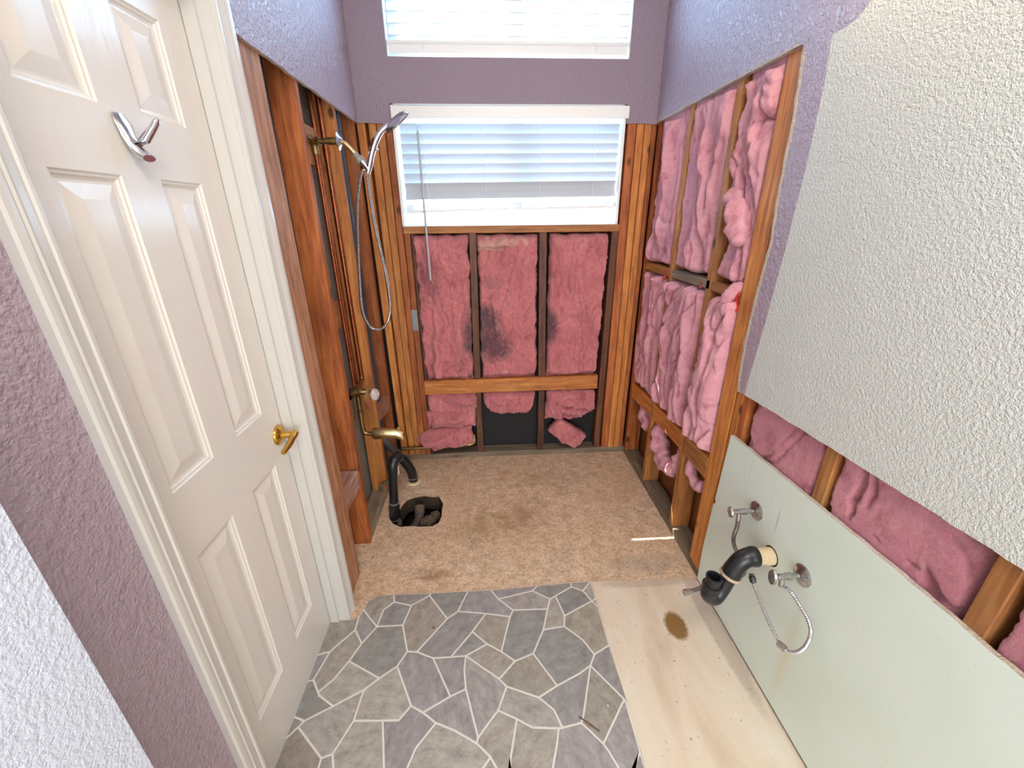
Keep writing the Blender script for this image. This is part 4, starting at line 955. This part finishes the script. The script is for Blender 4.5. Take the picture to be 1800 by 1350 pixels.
# drain pipes
t = empty('drain_pipe', (.075, -.56, 0), 'upright black drain pipe with an elbow, standing in the floor hole', 'pipe', 'black drain pipes')
pA = V((.068, -.565, -.12)); pB = V((.098, -.55, .285))
mb = MB(); mb.tube([pA, pB], .0235, 20); mb.build('riser', MAT['abs'], t, smooth=True)
dA = (pB-pA).normalized()
mb = MB(); mb.lathe(pA+dA*.10, dA, [(0, .028), (.002, .029), (.10, .029), (.102, .024)], 20); mb.build('coupling', MAT['abs'], t, smooth=True)
mb = MB(); mb.tube(spline([pB-dA*.005, pB+dA*.028, pB+V((.012, .018, .052)), pB+V((.034, .050, .058))], 6), .0285, 20); mb.build('elbow', MAT['abs'], t, smooth=True)
for q in (.0, .104): MB().lathe(pA+dA*(.098+q), dA, [(0, .0297), (.0035, .0297)], 20).build('glue_ring', MAT['grey_plastic'], t)
mb = MB(); mb.box((.126, -.553, .255), (.1275, -.535, .305)); mb.build('paper_label', MAT['white_plastic'], t)
t = empty('drain_pipe', (.134, -.25, 0), 'slanting dusty black drain pipe that turns down into the slab behind the hole', 'pipe', 'black drain pipes')
q0 = BY(668, 765, -.28); q1 = BY(712, 812, -.255); q2 = BY(722, 826, -.25)
mb = MB(); mb.tube([q0, q1], .024, 20); mb.build('riser', MAT['abs_dusty'], t, smooth=True)
mb = MB(); mb.tube(spline([q1-(q1-q0).normalized()*.035, q1, V((.124, -.25, .085)), V((.133, -.25, .035)), V((.133, -.25, .006))], 6), .0285, 20); mb.build('elbow', MAT['abs'], t, smooth=True)
MB().lathe(V((.133, -.25, .030)), (0, 0, 1), [(0, .0297), (.004, .0297)], 20).build('glue_ring', MAT['grey_plastic'], t)
mb = MB(); mb.lathe((.135, -.255, 0), (0, 0, 1), [(.0005, .042), (.006, .040), (.009, .034)], 14); mb.build('collar', MAT['pvc'], t)
o = MB().tube(spline([(.10, -.60, -.13), (.13, -.60, -.09), (.17, -.585, -.085), (.20, -.54, -.06), (.205, -.50, -.035)], 6), .026, 18).build('trap_pipe', MAT['abs_dusty'], smooth=True); tag(o, 'dusty trap pipe lying inside the floor hole', 'pipe')
mb = MB(); mb.lathe((.205, -.508, -.040), (-.03, .4, .35), [(0, .028), (.045, .028)], 18); o2 = mb.build('pipe_socket', MAT['rubble'], o, smooth=True)

# ------------------------------------------------------------------ VANITY ROUGH-IN
def shutoff(name_lab, y, z, hy, rot):
    t = empty('shutoff_valve', (XR, y, z), name_lab, 'valve', 'shutoff valves')
    mb = MB(); mb.lathe((XR, y, z), (-1, 0, 0), [(0, .033), (.003, .033), (.006, .030), (.011, .018), (.015, .011)], 28); mb.build('escutcheon', MAT['chrome_old'], t, smooth=True)
    mb = MB(); mb.tube([(XR, y, z), (XR-.055, y, z)], .0075, 12); mb.build('stub', MAT['chrome_old'], t, smooth=True)
    mb = MB(); mb.lathe((XR-.036, y, z), (-1, 0, 0), [(0, .011), (.016, .011)], 6); mb.lathe((XR-.052, y, z), (-1, 0, 0), [(0, .0095), (.022, .0095), (.024, .007), (.034, .006)], 14)
    mb.tube([(XR-.063, y, z), (XR-.063, y-.006, z-.030)], .008, 12); mb.build('valve_body', MAT['chrome_old'], t, smooth=True)
    mb = MB(); loft(mb, [sec((XR-.084, y, z), (0, rot[0]*.6, rot[1]*.6), (.002, -rot[1]*.35, rot[0]*.35), 16), sec((XR-.090, y, z), (0, rot[0], rot[1]), (.001, -rot[1]*.62, rot[0]*.62), 16), sec((XR-.096, y, z), (0, rot[0]*.95, rot[1]*.95), (.001, -rot[1]*.55, rot[0]*.55), 16)]); mb.build('handle', MAT['chrome_old'], t, smooth=True)
v1 = V((XR, -1.352, .588)); v2 = V((XR, -1.590, .547))
shutoff('farther chrome shutoff valve, above the black trap', v1.y, v1.z, 0, (.010, .016))
shutoff('nearer chrome shutoff valve with an oval handle and a looped steel hose', v2.y, v2.z, 0, (.004, .024))
h1 = MB(); h1.tube(spline([(XR-.063, -1.358, .560), (XR-.064, -1.362, .53), (XR-.070, -1.372, .47), BY(1308, 1005, -1.385), BY(1285, 1018, -1.39), BY(1250, 1029, -1.41), BY(1215, 1039, -1.42)], 8), .0068, 12)
o = h1.build('supply_hose', MAT['braid'], smooth=True); tag(o, 'grey braided supply hose passing behind the black trap', 'hose', 'supply hoses')
e = BY(1215, 1039, -1.42); e2 = BY(1199, 1043, -1.425)
MB().lathe(e, e2-e, [(0, .0085), (.012, .0085), (.013, .011), (.028, .011)], 8).build('end_nut', MAT['chrome_old'], o)
h2 = MB(); pth = [(XR-.063, -1.597, .518), LX(1390, 1040, 1.472), LX(1405, 1062, 1.48), LX(1421, 1090, 1.49), LX(1425, 1115, 1.49), LX(1414, 1138, 1.485), LX(1396, 1147, 1.475), LX(1378, 1140, 1.468), LX(1362, 1115, 1.46), LX(1346, 1080, 1.452), LX(1332, 1045, 1.445), LX(1323, 1021, 1.44)]
ribbed(h2, pth, .0062, .8, .0019, 10); o = h2.build('supply_hose', MAT['chrome']); tag(o, 'shiny corrugated steel hose looping down from the nearer valve', 'hose', 'supply hoses')
a = LX(1381, 1142, 1.469); b = LX(1370, 1132, 1.463); MB().lathe(a, b-a, [(0, .0105), (.024, .0105)], 6).build('coupling_nut', MAT['chrome_old'], o)
a = LX(1324, 1024, 1.44); b = LX(1322, 1014, 1.44); MB().lathe(a, b-a, [(0, .009), (.008, .010), (.016, .010), (.02, .007), (.026, .007)], 8).build('end_nut', MAT['abs'], o)
# trap
TY = -1.462
t = empty('sink_trap', (XR, TY, .497), 'black plastic sink trap with an open end on a cream pipe stub', 'pipe')
mb = MB(); mb.lathe((XR+.004, TY, .495), (-1, 0, .03), [(0, .0285), (.030, .0285), (.031, .0265), (.075, .0265)], 22); mb.build('pipe_stub', MAT['pvc'], t, smooth=True)
mb = MB(); mb.lathe((XR+.0005, TY, .495), (-1, 0, 0), [(0, .034), (.001, .033)], 22); mb.build('hole_shade_disc', MAT['paper'], t)  # thin black disc paints the shade of the gap round the stub
c1 = [V((XR-.052, TY, .497)), V((XR-.075, TY, .496)), V((XR-.098, TY, .482)), V((XR-.113, TY, .455)), V((XR-.122, TY, .428))]
mb = MB(); sp = spline(c1, 6); mb.tube(sp, [.0325 if i < 5 else (.030 if i < len(sp)-5 else .031) for i in range(len(sp))], 22); mb.build('elbow', MAT['abs'], t, smooth=True)
da = (c1[-1]-c1[-2]).normalized(); mb = MB(); mb.lathe(c1[-1], da, [(0, .034), (.009, .035), (.011, .031)], 12); mb.build('slip_nut', MAT['ring'], t)
s0 = c1[-1]+da*.010
up = BY(1258, 1003, TY-.02)
bend = [s0, s0+da*.020, s0+V((-.022, -.004, -.058)), V((XR-.170, TY-.012, .338)), V((XR-.196, TY-.016, .362)), V((up.x-.002, TY-.019, .392))]
mb = MB(); mb.tube(spline(bend, 7), .0255, 22); mb.build('bend', MAT['abs'], t, smooth=True)
ob = bend[-1]; mb = MB(); mb.lathe(ob-V((0, 0, .012)), (.06, 0, 1), [(0, .029), (.026, .030), (.028, .024), (.052, .024), (.054, .026), (.060, .026), (.060, .020), (.020, .019), (.019, .002)], 22); mb.build('open_socket', MAT['abs'], t, smooth=True)

# ------------------------------------------------------------------ DEBRIS
p = FZ(1040, 1272, .0045); mb = MB(); a = FZ(1018, 1260, .006); b = FZ(1056, 1287, .006)
mb.tube(resample(spline([a, (a+b)/2+V((0, 0, .001)), b], 8), .006), [.002+.0012*abs(noise.noise(V((i, 0, 0)))) for i in range(len(resample(spline([a, (a+b)/2+V((0, 0, .001)), b], 8), .006)))], 6)
o = mb.build('wood_splinter', MAT['wood_dark']); tag(o, 'brown wood splinter lying on the flagstones at the lower right', 'splinter')
def chip(px, py, s, mat, label, nm='plaster_chip', cat='chip', grp='plaster chips on the floor'):
    bm = bmesh.new(); bmesh.ops.create_icosphere(bm, subdivisions=1, radius=s)
    for v_ in bm.verts: v_.co *= 1+.5*noise.noise(v_.co*200+V((px, py, 0))); v_.co.z *= .5
    me = bpy.data.meshes.new(nm); bm.to_mesh(me); bm.free(); me.materials.append(mat)
    o = bpy.data.objects.new(nm, me); C.objects.link(o); q = FZ(px, py, .0026+s*.4); o.location = q; tag(o, label, cat, grp)
chip(622, 1249, .0045, MAT['gypsum'], 'white plaster chip on the flagstones near the door bottom')
chip(1069, 1241, .004, MAT['gypsum'], 'white plaster chip on the stone right of the splinter')
chip(762, 1103, .0055, MAT['rubble'], 'grey pebble on the flagstones below the alcove edge', 'pebble', 'pebble', None)
chip(635, 1043, .004, MAT['gypsum'], 'white plaster chip at the corner of the door casing, on the bare slab')
chip(644, 1052, .003, MAT['gypsum'], 'small plaster chip just beside the top corner of the flagstones')
chip(665, 861, .014, MAT['gypsum'], 'large plaster lump at the foot of the left wall behind the black pipe')
chip(659, 873, .007, MAT['gypsum'], 'small plaster lump in front of the large one at the left wall')
# white plaster smear on the slab behind the hole
# ------------------------------------------------------------------ LAMPS (out of frame; the ceiling one is added fill)
t = empty('added_ceiling_lamp', (.85, -2.75, 2.90), 'added square white ceiling lamp, out of view, for the overhead fill light', 'lamp')  # added out of view to house the overhead fill
MB().box((.60, -3.0, 2.88), (1.10, -2.5, 2.945)).build('housing', MAT['white_plastic'], t)
MB().box((.57, -3.03, 2.86), (1.13, -2.47, 2.88)).build('diffuser', MAT['bulb'], t)
t = empty('vanity_light', (XR, -1.62, 2.28), 'brass vanity light bar on the right wall', 'lamp')
MB().box((XR-.02, -2.0, 2.23), (XR, -1.24, 2.33)).build('back_plate', MAT['brass'], t)
for k in range(3):
    y = -1.35-.27*k
    s = MB(); s.lathe((XR-.02, y, 2.28), (-1, 0, 0), [(0, .02), (.03, .02)], 16); s.build('socket', MAT['brass'], t)
    s = MB(); s.lathe((XR-.05, y, 2.28), (-1, 0, 0), [(0, .012), (.015, .03), (.04, .045), (.065, .042), (.082, .025), (.09, .004)], 18); s.build('bulb', MAT['bulb'], t, smooth=True)
    ld = bpy.data.lights.new('vanity_bulb_light', 'POINT'); ld.energy = 1.5; ld.color = (1, .74, .42); ld.shadow_soft_size = .05
    lo = bpy.data.objects.new('vanity_bulb_light', ld); C.objects.link(lo); lo.location = (XR-.105, y, 2.17)
